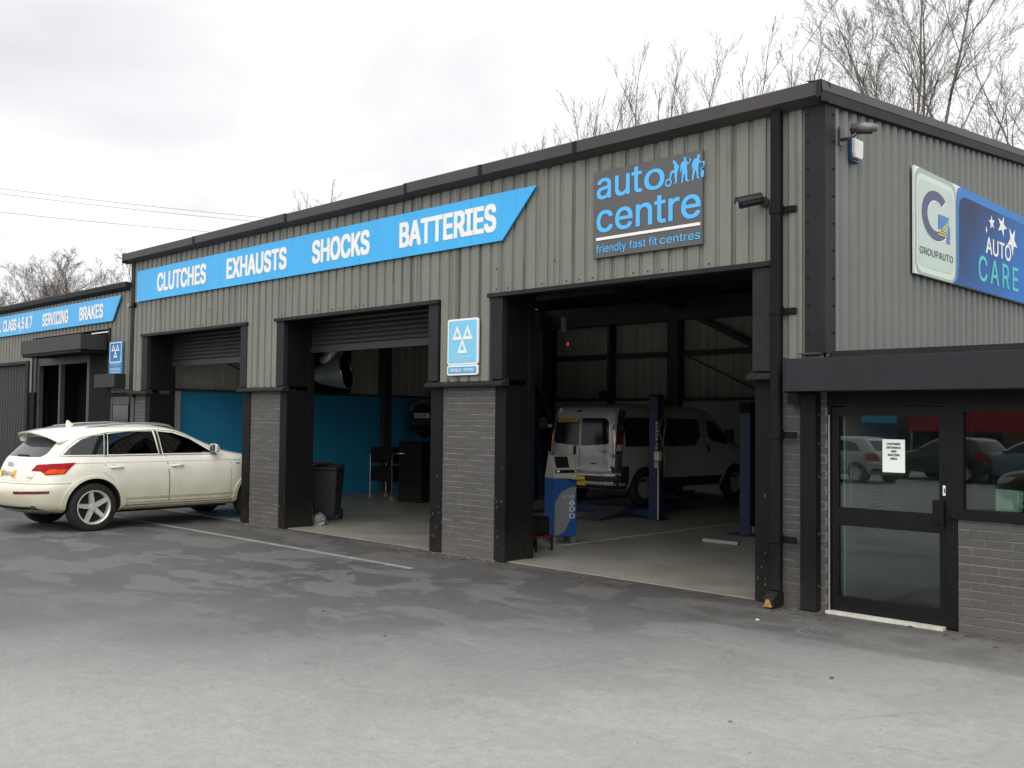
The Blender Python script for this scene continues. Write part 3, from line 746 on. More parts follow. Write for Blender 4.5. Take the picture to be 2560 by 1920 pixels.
# ------------------------------------------------------------------ lower annexe on the left
annex = thing('workshop_annexe', 'lower grey corrugated annexe at the far left with dark entrance canopy', 'annexe', (-25, 4, 0))
AX0, AX1 = -34.0, -19.53
ADZ = 4.45
def annex_bottom(x):
    if -30 < x < -25.08: return 3.12
    if -24.9 < x < -20.5: return 3.66
    return 2.36
clad_sheets(AX0, AX1, annex_bottom, lambda x: ADZ + .03, -.06, mat('annexe cladding', (.158, .156, .133), .55, 0, .10, 1.2, streak=.08), annex)
MB().prism([(-.16, 4.57), (-.17, 4.55), (-.165, 4.46), (-.08, 4.40), (-.03, 4.40), (-.03, 4.54)], 'x', AX0, AX1 - .06).build('gutter', TRIM, annex)
MB().add([(AX0, -.15, 4.555), (AX1 - .1, -.15, 4.555), (AX1 - .1, 6, 5.1), (AX0, 6, 5.1)], [(0, 1, 2, 3)]).build('roof_sheet', GUTT, annex)
MB().box(AX0, AX1 - .1, 6, 6.1, 0, 5.05).build('rear_wall', INTST, annex)
MB().box(AX0, AX1 - .13, .05, .12, 3.7, 4.4).build('inner_wall', INTST, annex)
for _a in ((-25.2, -24.75, -.045), (-20.45, AX1 - .13, .02), (AX0, -29.9, -.04)): MB().box(_a[0], _a[1], _a[2], .3, 0, 2.36).build('brick_base', BLACK, annex)
MB().box(-25.12, -24.72, -.03, .1, 2.36, 3.64).build('door_post', INTST, annex)
MB().box(-20.52, -19.6, -.005, .1, 2.3, 3.7).build('inner_wall', INTST, annex)
# closed ribbed shutter, far left
SH2 = mat('annexe shutter paint', (.026, .025, .026), .6, 0, .2, 2)
MB().box(-29.9, -25.05, -.09, .0, 3.06, 3.13).build('lintel_flashing', TRIM, annex)
MB().box(-25.17, -25.06, -.09, .0, .0, 3.06).build('jamb_flashing', TRIM, annex)
x = -29.9
ribm = MB().prism([(0, .03), (.05, 0), (.13, 0), (.18, .03)], 'z', 0, 3.05).mesh('shutter_rib'); ribm.materials.append(SH2)
while x < -25.2: link_mesh('shutter_rib', ribm, annex, (x, .02, .01)); x += .19
MB().box(-29.9, -25.1, .04, .06, 0, 3.08).build('shutter_back', BLACK, annex)
for _a in (AX0, -25.0, -20.45): MB().box(_a, _a + .08, .3, 6, 0, 4.45).build('partition', BLACK, annex)
MB().box(-24.9, -20.46, .1, 6, 3.02, 3.1).build('lobby_ceiling', BLACK, annex)
# canopy box, lobby, door frames
MB().box(-24.05, -20.66, -.62, -.065, 3.205, 3.52).build('canopy', mat('canopy steel', (.024, .022, .025), .55, 0, .25, 2.5), annex, bevel=.004)
MB().box(-24.0, -20.70, -.60, -.07, 3.14, 3.204).build('canopy_soffit', BLACK, annex)
MB().box(-24.72, -20.5, .05, .1, 3.62, 3.72).build('opening_head', TRIM, annex)
MB().box(-20.56, -20.49, -.085, .1, 2.36, 3.68).build('jamb_flashing', TRIM, annex)
for a, c in ((-24.72, -24.62), (-23.42, -23.32), (-21.85, -21.70)):
    MB().box(a, c, .02, .12, 0, 3.0).build('door_post', INTST, annex)
MB().box(-24.72, -21.6, .015, .1, 2.99, 3.62).build('transom_panel', mat('dark transom', (.030, .026, .024), .5), annex)
MB().box(-21.7, -20.45, .012, .09, 0, 3.62).build('side_panel', mat('dark green panel', (.004, .0055, .0055), .6, 0, .2, 2, spec=.1), annex)
MB().box(-22.75, -21.9, .9, .95, 0, 2.4).build('inner_door', mat('inner door grey', (.06, .062, .06), .5, 0, .2, 2), annex)
MB().box(-24.6, -22.8, .95, 1.0, 0, 3.0).build('inner_wall', BLACK, annex)
MB().box(-22.8, -21.6, .955, 1.0, 2.4, 3.0).build('inner_wall', BLACK, annex)
MB().box(-24.7, -21.6, .1, .95, 0, .01).build('lobby_floor', DARKBOX, annex)
bt = thing('white_strip', 'white strip fixed under the annexe lintel beside the canopy', 'lamp', (-21.1, -.02, 3.58))  # plain white strip with a thin tube below the lintel
MB().cyl((-21.5, -.03, 3.60), (-20.66, -.03, 3.60), .018, n=10).build('tube', mat('tube white', (.8, .8, .78), .4), bt, smooth=True)
MB().box(-21.52, -20.64, -.012, .012, 3.585, 3.62).build('batten', WHITE, bt)
lm = thing('lobby_lamp', 'small glowing white lamp inside the dark annexe doorway', 'lamp', (-22.9, .6, 2.93))
MB().lathe([(.0, -.03), (.05, -.03), (.06, 0), (.05, .03), (0, .03)], (-22.75, .55, 2.95), 14, 'z').build('diffuser', mat('lamp glow', (.9, .9, .9), .4, emit=((1, .97, .9), 6)), lm, smooth=True)
MB().cyl((-22.75, .55, 2.98), (-22.75, .55, 3.3), .008, n=6).build('stem', STEEL, lm)
MB().box(-22.9, -22.6, .4, .7, 3.3, 3.32).build('ceiling_plate', BLACK, lm)
sb2 = MB().box(-20.7, -19.72, -.30, -.07, 2.40, 2.68).build('shutter_housing', DARKBOX, annex, bevel=.004)
MB().box(-20.45, -19.64, -.03, .018, 2.05, 2.21).build('window_head', INTST, annex)
MB().box(-20.40, -19.66, -.025, .015, 1.0, 2.04).build('dark_window', mat('dark glass', (.008, .009, .010), .08), annex)
MB().box(-20.47, -20.40, -.035, .017, .95, 2.2).build('window_post', INTST, annex)

# ------------------------------------------------------------------ signs
YS = -.115
BACKB = mat('sign back', (.02, .10, .20), .5)
s1 = thing('fascia_sign', 'long bright blue fascia sign with slanted right end on the main workshop', 'sign', (-13.8, YS, 4.1))
ZB, ZT = 4.115, 4.735
for a, c in ((-19.19, -11.805), (-11.80, -9.385), (-9.38, -8.80)):
    if c > -9: poly = [(a, ZB), (-8.83 + .02, ZB), (-8.215, ZT), (a, ZT)]
    else: poly = [(a, ZB), (c, ZB), (c, ZT), (a, ZT)]
    MB().prism(poly, 'y', YS, YS + .022).build('panel', SIGNB, s1)
b = MB()
for k in range(12): b.box(-18.9 + k * .9, -18.86 + k * .9, YS + .022, -.072, ZB + .02, ZT - .02)
b.build('batten', BACKB, s1)
for w_, a, c in (('CLUTCHES', -18.31, -16.39), ('EXHAUSTS', -15.67, -13.76), ('SHOCKS', -13.04, -11.56), ('BATTERIES', -10.87, -8.91)):
    text('lettering', w_, (a, YS - .004, 4.243), (1, 0, 0), (0, 0, 1), c - a, .372, WHITE, s1, bold=.045)
s2 = thing('annexe_sign', 'shorter blue fascia sign with slanted right end on the low annexe', 'sign', (-25, YS, 3.8))
for a, c in ((-30.2, -24.74), (-24.735, -20.345), (-20.34, -20.3)):
    if c > -20.32: poly = [(a, 3.805), (-20.31, 3.805), (-19.92, 4.315), (a, 4.315)]
    else: poly = [(a, 3.805), (c, 3.805), (c, 4.315), (a, 4.315)]
    MB().prism(poly, 'y', YS, YS + .022).build('panel', SIGNB, s2)
b = MB()
for k in range(10): b.box(-30 + k, -29.96 + k, YS + .022, -.058, 3.83, 4.29)
b.build('batten', BACKB, s2)
for w_, a, c in (('M.O.T.', -27.95, -26.87), ('CLASS 4,5 & 7', -26.75, -24.77), ('SERVICING', -24.14, -22.61), ('BRAKES', -22.0, -20.76)):
    text('lettering', w_, (a, YS - .004, 3.90 if 'CLASS' not in w_ else 3.855), (1, 0, 0), (0, 0, 1), c - a, .312 if 'CLASS' not in w_ else .36, WHITE, s2, bold=.045)
# grey square sign with light blue lettering
s3 = thing('square_sign', 'dark grey square sign with large light blue lettering above the right bay', 'sign', (-6.55, YS, 3.72))
MB().box(-7.30, -5.80, YS, YS + .03, 3.715, 4.73).build('panel', SIGND, s3, bevel=.002)
TY = YS - .004
text('lettering', 'aut', (-7.245, TY, 4.395), (1, 0, 0), (0, 0, 1), .655, .30, LBLUE, s3, bold=.012)
text('lettering', 'o', (-6.56, TY, 4.392), (1, 0, 0), (0, 0, 1), .275, .235, LBLUE, s3, bold=.012)
text('lettering', 'centre', (-7.245, TY, 4.005), (1, 0, 0), (0, 0, 1), 1.43, .315, LBLUE, s3, bold=.012)
MB().box(-7.25, -5.82, TY - .003, TY + .002, 3.918, 3.95).build('rule', WHITE, s3)
for w_, a, c, z_, h_ in (('friendly', 797, 1020, 3.745, .122), ('fast', 1042, 1160, 3.773, .094), ('fit', 1180, 1238, 3.773, .094), ('centres', 1258, 1523, 3.772, .084)):
    text('lettering', w_, (-7.25 + 1.43 * (a - 797) / 726, TY, z_), (1, 0, 0), (0, 0, 1), 1.43 * (c - a) / 726, h_, LBLUE, s3, bold=.004)
def blob(name, polys, m, parent):
    b = MB()
    for poly in polys: b.prism(poly, 'y', TY - .003, TY + .002)
    return b.build(name, m, parent)
def px(x, y):       # outline of a painted figure, in sign units
    return (-6.02 + (x - 955) * .000405, 4.405 + (1140 - y) * .000305 - (x - 955) * .00004)
def fig(L): return [px(*p) for p in L]
men = [
 [(560,370),(580,310),(630,295),(660,340),(690,400),(745,480),(780,520),(770,570),(745,620),(745,690),(715,770),(710,900),(705,1110),(640,1150),(610,1170),(595,1150),(650,1110),(645,990),(630,900),(625,760),(540,770),(525,900),(515,960),(460,950),(465,860),(500,700),(540,670),(620,640),(610,540),(615,440),(590,420)],
 [(915,280),(940,220),(975,212),(1005,240),(1000,300),(985,345),(1030,370),(1060,440),(1095,430),(1110,330),(1085,270),(1105,262),(1165,330),(1140,350),(1105,470),(1060,480),(1030,470),(1030,640),(1040,780),(1040,1030),(1110,1065),(1090,1085),(980,1090),(950,790),(920,860),(895,1130),(850,1140),(860,900),(860,700),(850,560),(828,740),(797,745),(805,610),(830,450),(860,390),(930,355)],
 [(1340,230),(1350,185),(1395,165),(1440,190),(1440,250),(1400,300),(1430,360),(1450,440),(1580,410),(1590,430),(1540,460),(1440,475),(1400,470),(1390,560),(1385,700),(1385,920),(1420,1000),(1380,1020),(1340,990),(1320,780),(1300,700),(1260,850),(1220,1075),(1180,1075),(1190,900),(1210,700),(1225,520),(1200,640),(1165,640),(1190,480),(1220,380),(1280,300),(1345,285)]]
for L in men: patch('painted_figure', fig(L), lambda a, c, o: (a, TY - o, c), .0, 0, LBLUE, s3, res=.05, smooth=False, world=True)
b = MB(); cx, cz_ = px(430, 1095); b.lathe([(.028, 0), (.046, 0)], (cx, TY, cz_), 20, 'y').build('painted_wheel', LBLUE, s3, recalc=False)
blob('painted_exhaust', [fig([(1470,750),(1555,750),(1550,930),(1530,985),(1480,985),(1465,920)]), fig([(1540,460),(1580,460),(1575,570),(1530,560)]), fig([(1560,570),(1572,630),(1480,670),(1530,740),(1510,745),(1450,680),(1455,655),(1545,615)])], LBLUE, s3)
# test-station signs: three hollow triangles
MOTB = mat('test sign blue', (.19, .53, .75), .5, 0, .04, 2); MOTD = mat('test sign deep blue', (.022, .20, .46), .5, 0, .04, 2)
MOTM = mat('test sign mid blue', (.05, .36, .66), .5, 0, .04, 2)
def triangles(x0, x1, z0, z1, y, parent):
    cx = (x0 + x1) / 2; w = (x1 - x0) * .385; hh = (z1 - z0)
    def tri(ax, az, bw, th):   # apex, base width, height -> hollow triangle
        t = .26
        outer = [(ax, az), (ax + bw / 2, az - th), (ax - bw / 2, az - th)]
        ccx, ccz = ax, az - th * .63
        inner = [(ccx + (p[0] - ccx) * .43, ccz + (p[1] - ccz) * .43) for p in outer]
        patch('white_triangle', outer, lambda a, c, o: (a, y - o, c), 0, 0, WHITE, parent, res=.3, smooth=False, world=True, holes=[inner])
    th = hh * .315
    tri(cx - w / 2, z1 - hh * .10, w, th); tri(cx + w / 2, z1 - hh * .10, w, th); tri(cx, z1 - hh * .10 - th * .94, w, th)
s4 = thing('test_station_sign', 'light blue three-triangle sign with white border between middle and right bays', 'sign', (-9.53, YS, 2.4))
def rrect(x0, x1, z0, z1, r): return round_poly([(x0, z0), (x1, z0), (x1, z1), (x0, z1)], r, 4)
MB().prism(rrect(-9.82, -9.23, 2.545, 3.155, .035), 'y', YS, YS + .025).build('border', WHITE, s4)
MB().prism(rrect(-9.797, -9.253, 2.568, 3.132, .02), 'y', YS - .003, YS + .004).build('face', MOTB, s4)
triangles(-9.78, -9.27, 2.52, 3.13, YS - .006, s4)
text('lettering', 'VEHICLE TESTING STATION', (-9.70, YS - .0065, 2.638), (1, 0, 0), (0, 0, 1), .35, .018, WHITE, s4)
text('lettering', 'APPROVED BY', (-9.60, YS - .0065, 2.617), (1, 0, 0), (0, 0, 1), .12, .010, WHITE, s4)
text('lettering', 'DEPARTMENT OF TRANSPORT', (-9.64, YS - .0065, 2.598), (1, 0, 0), (0, 0, 1), .22, .011, WHITE, s4)
s5 = thing('diesel_sign', 'small blue DIESELS TESTED plate hung below the three-triangle sign', 'sign', (-9.53, YS, 2.4))
MB().prism(rrect(-9.822, -9.232, 2.405, 2.54, .03), 'y', YS, YS + .025).build('border', WHITE, s5)
MB().prism(rrect(-9.80, -9.254, 2.428, 2.517, .012), 'y', YS - .003, YS + .004).build('face', MOTM, s5)
text('lettering', 'DIESELS', (-9.755, YS - .006, 2.452), (1, 0, 0), (0, 0, 1), .215, .042, WHITE, s5, bold=.03)
text('lettering', 'TESTED', (-9.50, YS - .006, 2.452), (1, 0, 0), (0, 0, 1), .205, .042, WHITE, s5, bold=.03)
s6 = thing('annexe_test_sign', 'tall narrow deep blue three-triangle sign on the annexe wall', 'sign', (-20.1, YS, 2.66))
MB().box(-20.42, -19.80, YS, YS + .02, 2.665, 3.365).build('face', MOTD, s6)
b = MB()
for a, c, d, e in ((-20.385, -19.835, 3.325, 3.345), (-20.385, -19.835, 2.92, 2.94), (-20.385, -20.365, 2.94, 3.325), (-19.855, -19.835, 2.94, 3.325)): b.box(a, c, YS - .004, YS + .002, d, e)
b.build('border', WHITE, s6)
triangles(-20.36, -19.86, 2.895, 3.35, YS - .005, s6)
text('lettering', 'VEHICLE TESTING', (-20.35, YS - .004, 2.875), (1, 0, 0), (0, 0, 1), .48, .03, WHITE, s6)
text('lettering', 'STATION', (-20.2, YS - .004, 2.835), (1, 0, 0), (0, 0, 1), .2, .025, WHITE, s6)
b = MB()
for zz in (2.80, 2.745, 2.675): b.box(-20.385, -19.835, YS - .003, YS + .002, zz, zz + .010)
for zz in (2.77, 2.705): b.box(-20.33, -19.89, YS - .003, YS + .002, zz, zz + .022)
b.build('rule', mat('sign pale blue', (.35, .52, .66), .5), s6)

# gable sign: pale green panel with a big G, then a blue panel
XS = XR + .055
s7 = thing('gable_sign', 'wide pale green and blue sign mounted on the corrugated gable wall', 'sign', (XS, 4.5, 3.5))
GZ0, GZ1 = 3.505, 4.72
def side(a, c, o): return (XS + o, a, c)
MB().box(XS - .025, XS, 1.96, 8.2, GZ0, GZ1).build('panel', mat('sign edge white', (.72, .74, .72), .5), s7)
b = MB()
for k in range(7): b.box(XR + .002, XS - .025, 2.1 + k, 2.14 + k, GZ0 + .03, GZ1 - .03)
b.build('batten', STEEL, s7)
GRN = mat('sign pale green', (.49, .585, .53), .5, 0, .06, 1.5); GRN2 = mat('sign green shade', (.345, .43, .385), .5, 0, .06, 1.5)
GRN3 = mat('sign green edge', (.60, .68, .62), .5, 0, .04, 1.5)
def rr2(a, c, d, e, r): return round_poly([(a, d), (c, d), (c, e), (a, e)], r, 6)
patch('green_field', rr2(1.975, 3.20, GZ0 + .003, GZ1 - .003, .17), side, .003, 0, GRN2, s7, res=.3, smooth=False, world=True)
patch('green_rim', rr2(2.005, 3.15, GZ0 + .03, GZ1 - .06, .16), side, .005, 0, GRN3, s7, res=.3, smooth=False, world=True)
patch('green_inner', rr2(2.05, 3.10, GZ0 + .10, GZ1 - .12, .13), side, .007, 0, GRN, s7, res=.3, smooth=False, world=True)
BLD_ = 1; BL1 = mat('sign royal blue', (.018, .13, .42), .4, 0, .12, 1.2); BL2 = mat('sign rim blue', (.03, .20, .52), .5, 0, .06, 1.2, spec=.2)
BLD = bpy.data.materials.new('sign fade blue'); BLD.use_nodes = True
_n = BLD.node_tree.nodes; _l = BLD.node_tree.links; _g = _n.new('ShaderNodeNewGeometry'); _s = _n.new('ShaderNodeSeparateXYZ'); _l.new(_g.outputs['Position'], _s.inputs[0])
_z = _n.new('ShaderNodeTexNoise'); _z.inputs['Scale'].default_value = 1.4; _l.new(_g.outputs['Position'], _z.inputs['Vector'])
_a = _n.new('ShaderNodeMath'); _a.operation = 'MULTIPLY_ADD'; _l.new(_s.outputs[1], _a.inputs[0]); _a.inputs[1].default_value = .22; _a.inputs[2].default_value = -.75
_c = _n.new('ShaderNodeMath'); _c.operation = 'MULTIPLY_ADD'; _l.new(_s.outputs[2], _c.inputs[0]); _c.inputs[1].default_value = -.30; _l.new(_a.outputs[0], _c.inputs[2])
_d = _n.new('ShaderNodeMath'); _d.operation = 'MULTIPLY_ADD'; _l.new(_z.outputs['Fac'], _d.inputs[0]); _d.inputs[1].default_value = .5; _l.new(_c.outputs[0], _d.inputs[2])
_m = _n.new('ShaderNodeMapRange'); _m.inputs[1].default_value = -1.05; _m.inputs[2].default_value = -.45; _l.new(_d.outputs[0], _m.inputs[0])
_x = _n.new('ShaderNodeMixRGB'); _x.inputs[1].default_value = (.024, .040, .100, 1); _x.inputs[2].default_value = (.014, .15, .48, 1); _l.new(_m.outputs[0], _x.inputs[0])
_l.new(_x.outputs[0], _n['Principled BSDF'].inputs['Base Color']); _n['Principled BSDF'].inputs['Roughness'].default_value = .5; _n['Principled BSDF'].inputs['Specular IOR Level'].default_value = .15
def bp_(a, d): return [(3.05 + a, GZ0 + .003), (8.195, GZ0 + .003), (8.195, GZ1 - .003 - d)]
patch('blue_rim', [(3.06, GZ0 + .003)] + [(8.19, GZ0 + .003), (8.19, GZ1 - .003)] + [(3.36, GZ1 - .003), (3.27, GZ1 - .03), (3.23, GZ1 - .10), (3.215, GZ1 - .2), (3.215, GZ0 + .2), (3.19, GZ0 + .09), (3.13, GZ0 + .03)], side, .009, 0, BL2, s7, res=.4, smooth=False, world=True)
patch('blue_field', [(3.10, GZ0 + .005), (8.185, GZ0 + .005), (8.185, GZ1 - .11), (3.50, GZ1 - .11), (3.38, GZ1 - .13), (3.31, GZ1 - .19), (3.285, GZ1 - .30), (3.285, GZ0 + .25), (3.26, GZ0 + .12), (3.20, GZ0 + .05)], side, .011, 0, BLD, s7, res=.4, smooth=False, world=True)
# the big G: ring with a gap, bar and stem
NAVY = mat('logo navy', (.030, .045, .13), .4, 0, .04, 3); GBL = mat('logo blue', (.02, .16, .45), .4); YEL = mat('logo yellow', (.62, .66, .04), .5)
gc, gz_ = 2.565, 4.235
def arc(r1, r2, a0, a1, k=22, sy=1.0):
    o = [(gc + math.cos(R(a0 + (a1 - a0) * i / k)) * r1 * sy, gz_ + math.sin(R(a0 + (a1 - a0) * i / k)) * r1) for i in range(k + 1)]
    return o + [(gc + math.cos(R(a1 + (a0 - a1) * i / k)) * r2 * sy, gz_ + math.sin(R(a1 + (a0 - a1) * i / k)) * r2) for i in range(k + 1)]
patch('logo_shadow', [(p[0] + .012, p[1] - .012) for p in arc(.292, .178, 48, 335, sy=1.45)], side, .009, 0, WHITE, s7, res=.3, smooth=False, world=True)
patch('logo_ring', arc(.29, .18, 48, 335, sy=1.45), side, .011, 0, NAVY, s7, res=.3, smooth=False, world=True)
patch('logo_bar', [(2.63, 4.165), (2.98, 4.165), (2.98, 3.96), (2.88, 3.96), (2.88, 4.10), (2.80, 4.07), (2.74, 4.11), (2.63, 4.10)], side, .013, 0, GBL, s7, res=.3, smooth=False, world=True)
patch('logo_top', [(2.63, 4.27), (2.95, 4.27), (2.95, 4.163), (2.63, 4.163)], side, .013, 0, GBL, s7, res=.3, smooth=False, world=True)
b = MB()
for k in range(8): b.add([(XS + .0145, 2.93 - .045 * k, 4.245 - k * .029), (XS + .0145, 2.96 - .012 * k, 4.245 - k * .029), (XS + .0145, 2.96 - .012 * k, 4.231 - k * .029), (XS + .0145, 2.93 - .05 * k, 4.231 - k * .029)], [(0, 1, 2, 3)])
b.build('logo_stripes', YEL, s7, recalc=False)
SR, SU = (0, 1, 0), (0, 0, 1)
text('lettering', 'GROUPAUTO', (XS + .010, 2.08, 3.745), SR, SU, 1.0, .083, mat('logo slate', (.035, .07, .10), .5), s7, bold=.008)
text('lettering', 'AUTO', (XS + .014, 4.19, 4.015), SR, SU, .97, .22, WHITE, s7, bold=.02)
text('lettering', 'CARE', (XS + .014, 3.92, 3.635), SR, SU, 1.53, .33, mat('lettering turquoise', (.06, .50, .52), .5), s7, bold=.014, space=1.25)
def star(cy, cz, r, rot, sq=1.0, st=1.0):
    return [(cy + math.cos(R(90 + rot + k * 36)) * (r if k % 2 == 0 else r * .4) * sq, cz + math.sin(R(90 + rot + k * 36)) * (r if k % 2 == 0 else r * .4) * st) for k in range(10)]
for cy, cz_, r_, ro, sq in ((4.22, 4.32, .06, 30, .7), (4.42, 4.44, .10, 10, 1.2), (4.82, 4.455, .145, -20, 1.35), (5.22, 4.31, .21, -35, 1.0)):
    patch('white_star', star(cy, cz_, r_, ro, sq), side, .014, 0, WHITE, s7, res=.3, smooth=False, world=True)

# ------------------------------------------------------------------ vehicles
def pchip(pts):
    xs = np.array([p[0] for p in pts], float); ys = np.array([p[1] for p in pts], float)
    h = np.diff(xs); d = np.diff(ys) / h; m = np.zeros(len(xs))
    for i in range(1, len(xs) - 1):
        if d[i - 1] * d[i] > 0:
            w1, w2 = 2 * h[i] + h[i - 1], h[i] + 2 * h[i - 1]; m[i] = (w1 + w2) / (w1 / d[i - 1] + w2 / d[i])
    m[0], m[-1] = d[0], d[-1]
    def f(x):
        x = min(max(x, xs[0]), xs[-1]); i = min(max(int(np.searchsorted(xs, x)) - 1, 0), len(h) - 1)
        t = (x - xs[i]) / h[i]
        return float((2*t**3 - 3*t*t + 1) * ys[i] + (t**3 - 2*t*t + t) * h[i] * m[i] + (-2*t**3 + 3*t*t) * ys[i+1] + (t**3 - t*t) * h[i] * m[i+1])
    return f
class Body:
    """a car body as stacked plan outlines: rear and front profile, half width, corner roundness"""
    def __init__(s, xr, xf, w, n=7.0, m=2.6):
        s.xr, s.xf, s.w, s.n, s.m = pchip(xr), pchip(xf), pchip(w), n, m
        s.z0, s.z1 = w[0][0], w[-1][0]
        s.cc = {}
    def half(s, x, z):
        a, c = s.xr(z), s.xf(z); X = abs((x - (a + c) / 2) / ((c - a) / 2))
        return s.w(z) * max(1e-4, 1 - min(X, .9999) ** s.n) ** (1 / s.m)
    def contour(s, z, N):
        """closed outline from the rear centre over the right side (-y), resampled evenly"""
        a, c, w = s.xr(z), s.xf(z), s.w(z); xc, ha = (a + c) / 2, (c - a) / 2
        t = np.linspace(0, np.pi, 241)
        X = -np.sign(np.cos(t)) * np.abs(np.cos(t)) ** (2 / s.n); Y = -np.abs(np.sin(t)) ** (2 / s.m)
        P = np.stack([xc + ha * X, w * Y], 1); L = np.r_[0, np.cumsum(np.hypot(*np.diff(P, axis=0).T))]
        u = np.linspace(0, L[-1], N // 2 + 1); q = np.stack([np.interp(u, L, P[:, 0]), np.interp(u, L, P[:, 1])], 1)
        return np.vstack([q, (q * [1, -1])[1:-1][::-1]])
    def side(s, sg):
        return lambda x, z, o: (x, sg * (s.half(x, z) + o), z)
    def _arc(s, z):
        k = round(z, 3)
        if k not in s.cc:
            a, c, w = s.xr(z), s.xf(z), s.w(z); xc, ha = (a + c) / 2, (c - a) / 2
            t = np.linspace(0, np.pi, 241)
            X = -np.sign(np.cos(t)) * np.abs(np.cos(t)) ** (2 / s.n); Y = np.abs(np.sin(t)) ** (2 / s.m)
            P = np.stack([xc + ha * X, w * Y], 1); s.cc[k] = (P, np.r_[0, np.cumsum(np.hypot(*np.diff(P, axis=0).T))])
        return s.cc[k]
    def rear(s):
        """(u, z): u runs along the outline from the rear centre line, negative to the right"""
        def f(u, z, o):
            P, L = s._arc(z); au = abs(u)
            x = float(np.interp(au, L, P[:, 0])); y = float(np.interp(au, L, P[:, 1]))
            x2 = float(np.interp(au + .02, L, P[:, 0])); y2 = float(np.interp(au + .02, L, P[:, 1]))
            tx, ty = x2 - x, y2 - y; q = math.hypot(tx, ty) or 1
            nx, ny = -ty / q, tx / q
            sg = 1 if u >= 0 else -1
            return (x + nx * o, sg * (y + ny * o), z)
        return f
    def front(s):
        def f(u, z, o):
            P, L = s._arc(z); au = L[-1] - abs(u)
            x = float(np.interp(au, L, P[:, 0])); y = float(np.interp(au, L, P[:, 1]))
            x2 = float(np.interp(au - .02, L, P[:, 0])); y2 = float(np.interp(au - .02, L, P[:, 1]))
            tx, ty = x2 - x, y2 - y; q = math.hypot(tx, ty) or 1
            sg = 1 if u >= 0 else -1
            return (x + ty / q * o, sg * (y - tx / q * o), z)
        return f
    def mesh(s, zs=None, N=112, shrink=0.0):
        if zs is None: zs = list(np.linspace(s.z0, s.z1 - .12, 46)) + list(np.linspace(s.z1 - .12, s.z1, 14))[1:]
        b = MB(); rows = []
        for z in zs:
            q = s.contour(z, N)
            if shrink:
                cx = q[:, 0].mean(); q = np.stack([cx + (q[:, 0] - cx) * (1 - shrink * .6), q[:, 1] * (1 - shrink)], 1)
            rows.append([(p[0], p[1], z) for p in q])
        n = len(rows[0])
        for r in rows: b.v += r
        for i in range(len(rows) - 1):
            for k in range(n): b.f.append((i*n + k, i*n + (k+1) % n, (i+1)*n + (k+1) % n, (i+1)*n + k)); b.mi.append(0)
        b.f.append(tuple(range(n))[::-1]); b.mi.append(0)
        b.f.append(tuple(range((len(rows)-1)*n, len(rows)*n))); b.mi.append(0)
        return b
def boolean_cut(base, cutters):
    for c in cutters:
        md = base.modifiers.new('cut', 'BOOLEAN'); md.operation = 'DIFFERENCE'; md.solver = 'EXACT'; md.object = c
        try: md.material_mode = 'TRANSFER'
        except Exception: pass
    dg = bpy.context.evaluated_depsgraph_get(); dg.update()
    me = bpy.data.meshes.new_from_object(base.evaluated_get(dg))
    base.modifiers.clear(); old = base.data; base.data = me
    for c in cutters: bpy.data.objects.remove(c)
    me.polygons.foreach_set('use_smooth', [True] * len(me.polygons)); me.set_sharp_from_angle(angle=R(32))
    return base
RIM = mat('alloy rim', (.62, .61, .56), .35, .4, .12, 14)
DARKWELL = mat('wheel well black', (.008, .008, .008), .9)
def wheel(parent, c, sg, r, rim_r, width, spokes, rimm=None, twin=False):
    """sg = outward side (+1 left, -1 right); c = centre of the tyre"""
    rimm = rimm or RIM
    x, y, z = c; o = sg * width / 2
    b = MB()
    prof = [(rim_r, -.5), (rim_r + .012, -.5), (r - .05, -.52), (r - .012, -.46), (r, -.36), (r, .36), (r - .012, .46), (r - .05, .52), (rim_r + .012, .5), (rim_r, .5)]
    ty = b.lathe([(p, h * width) for p, h in prof], c, 40, 'y', closed=True).build('wheel', RUBBER, parent, smooth=True, world=False)
    b = MB()
    b.lathe([(rim_r + .004, sg * width * .47), (rim_r - .012, sg * width * .49), (rim_r - .03, sg * width * .42), (rim_r - .04, -sg * width * .3)], c, 40, 'y')
    for k in range(spokes):
        a = 2 * math.pi * k / spokes + math.pi / 2 + .18
        for da in ((-.10, .10) if twin else (0,)):
            d = Vector((math.cos(a + da), 0, math.sin(a + da))); t = Vector((-math.sin(a + da), 0, math.cos(a + da)))
            C0 = Vector(c)
            w0, w1 = (.030, .022) if twin else (.044, .034)
            q = []
            for rr, ww, yy in ((.045, w0, .36), (rim_r - .02, w1, .44)):
                p = C0 + d * rr
                q += [p - t * ww + Vector((0, sg * width * (yy - .20), 0)), p - t * ww * .8 + Vector((0, sg * width * yy, 0)), p + t * ww * .8 + Vector((0, sg * width * yy, 0)), p + t * ww + Vector((0, sg * width * (yy - .20), 0))]
            b.add(q, [(0, 1, 5, 4), (1, 2, 6, 5), (2, 3, 7, 6), (0, 4, 7, 3), (0, 3, 2, 1), (4, 5, 6, 7)])
    b.lathe([(.0, sg * width * .40), (.055, sg * width * .39), (.07, sg * width * .30)], c, 16, 'y')
    rm = b.build('rim', rimm, ty, smooth=True, world=False)
    MB().lathe([(.0, sg * width * .10), (rim_r - .035, sg * width * .10)], c, 24, 'y').build('brake_disc', DARKWELL, ty, world=False)
    return ty

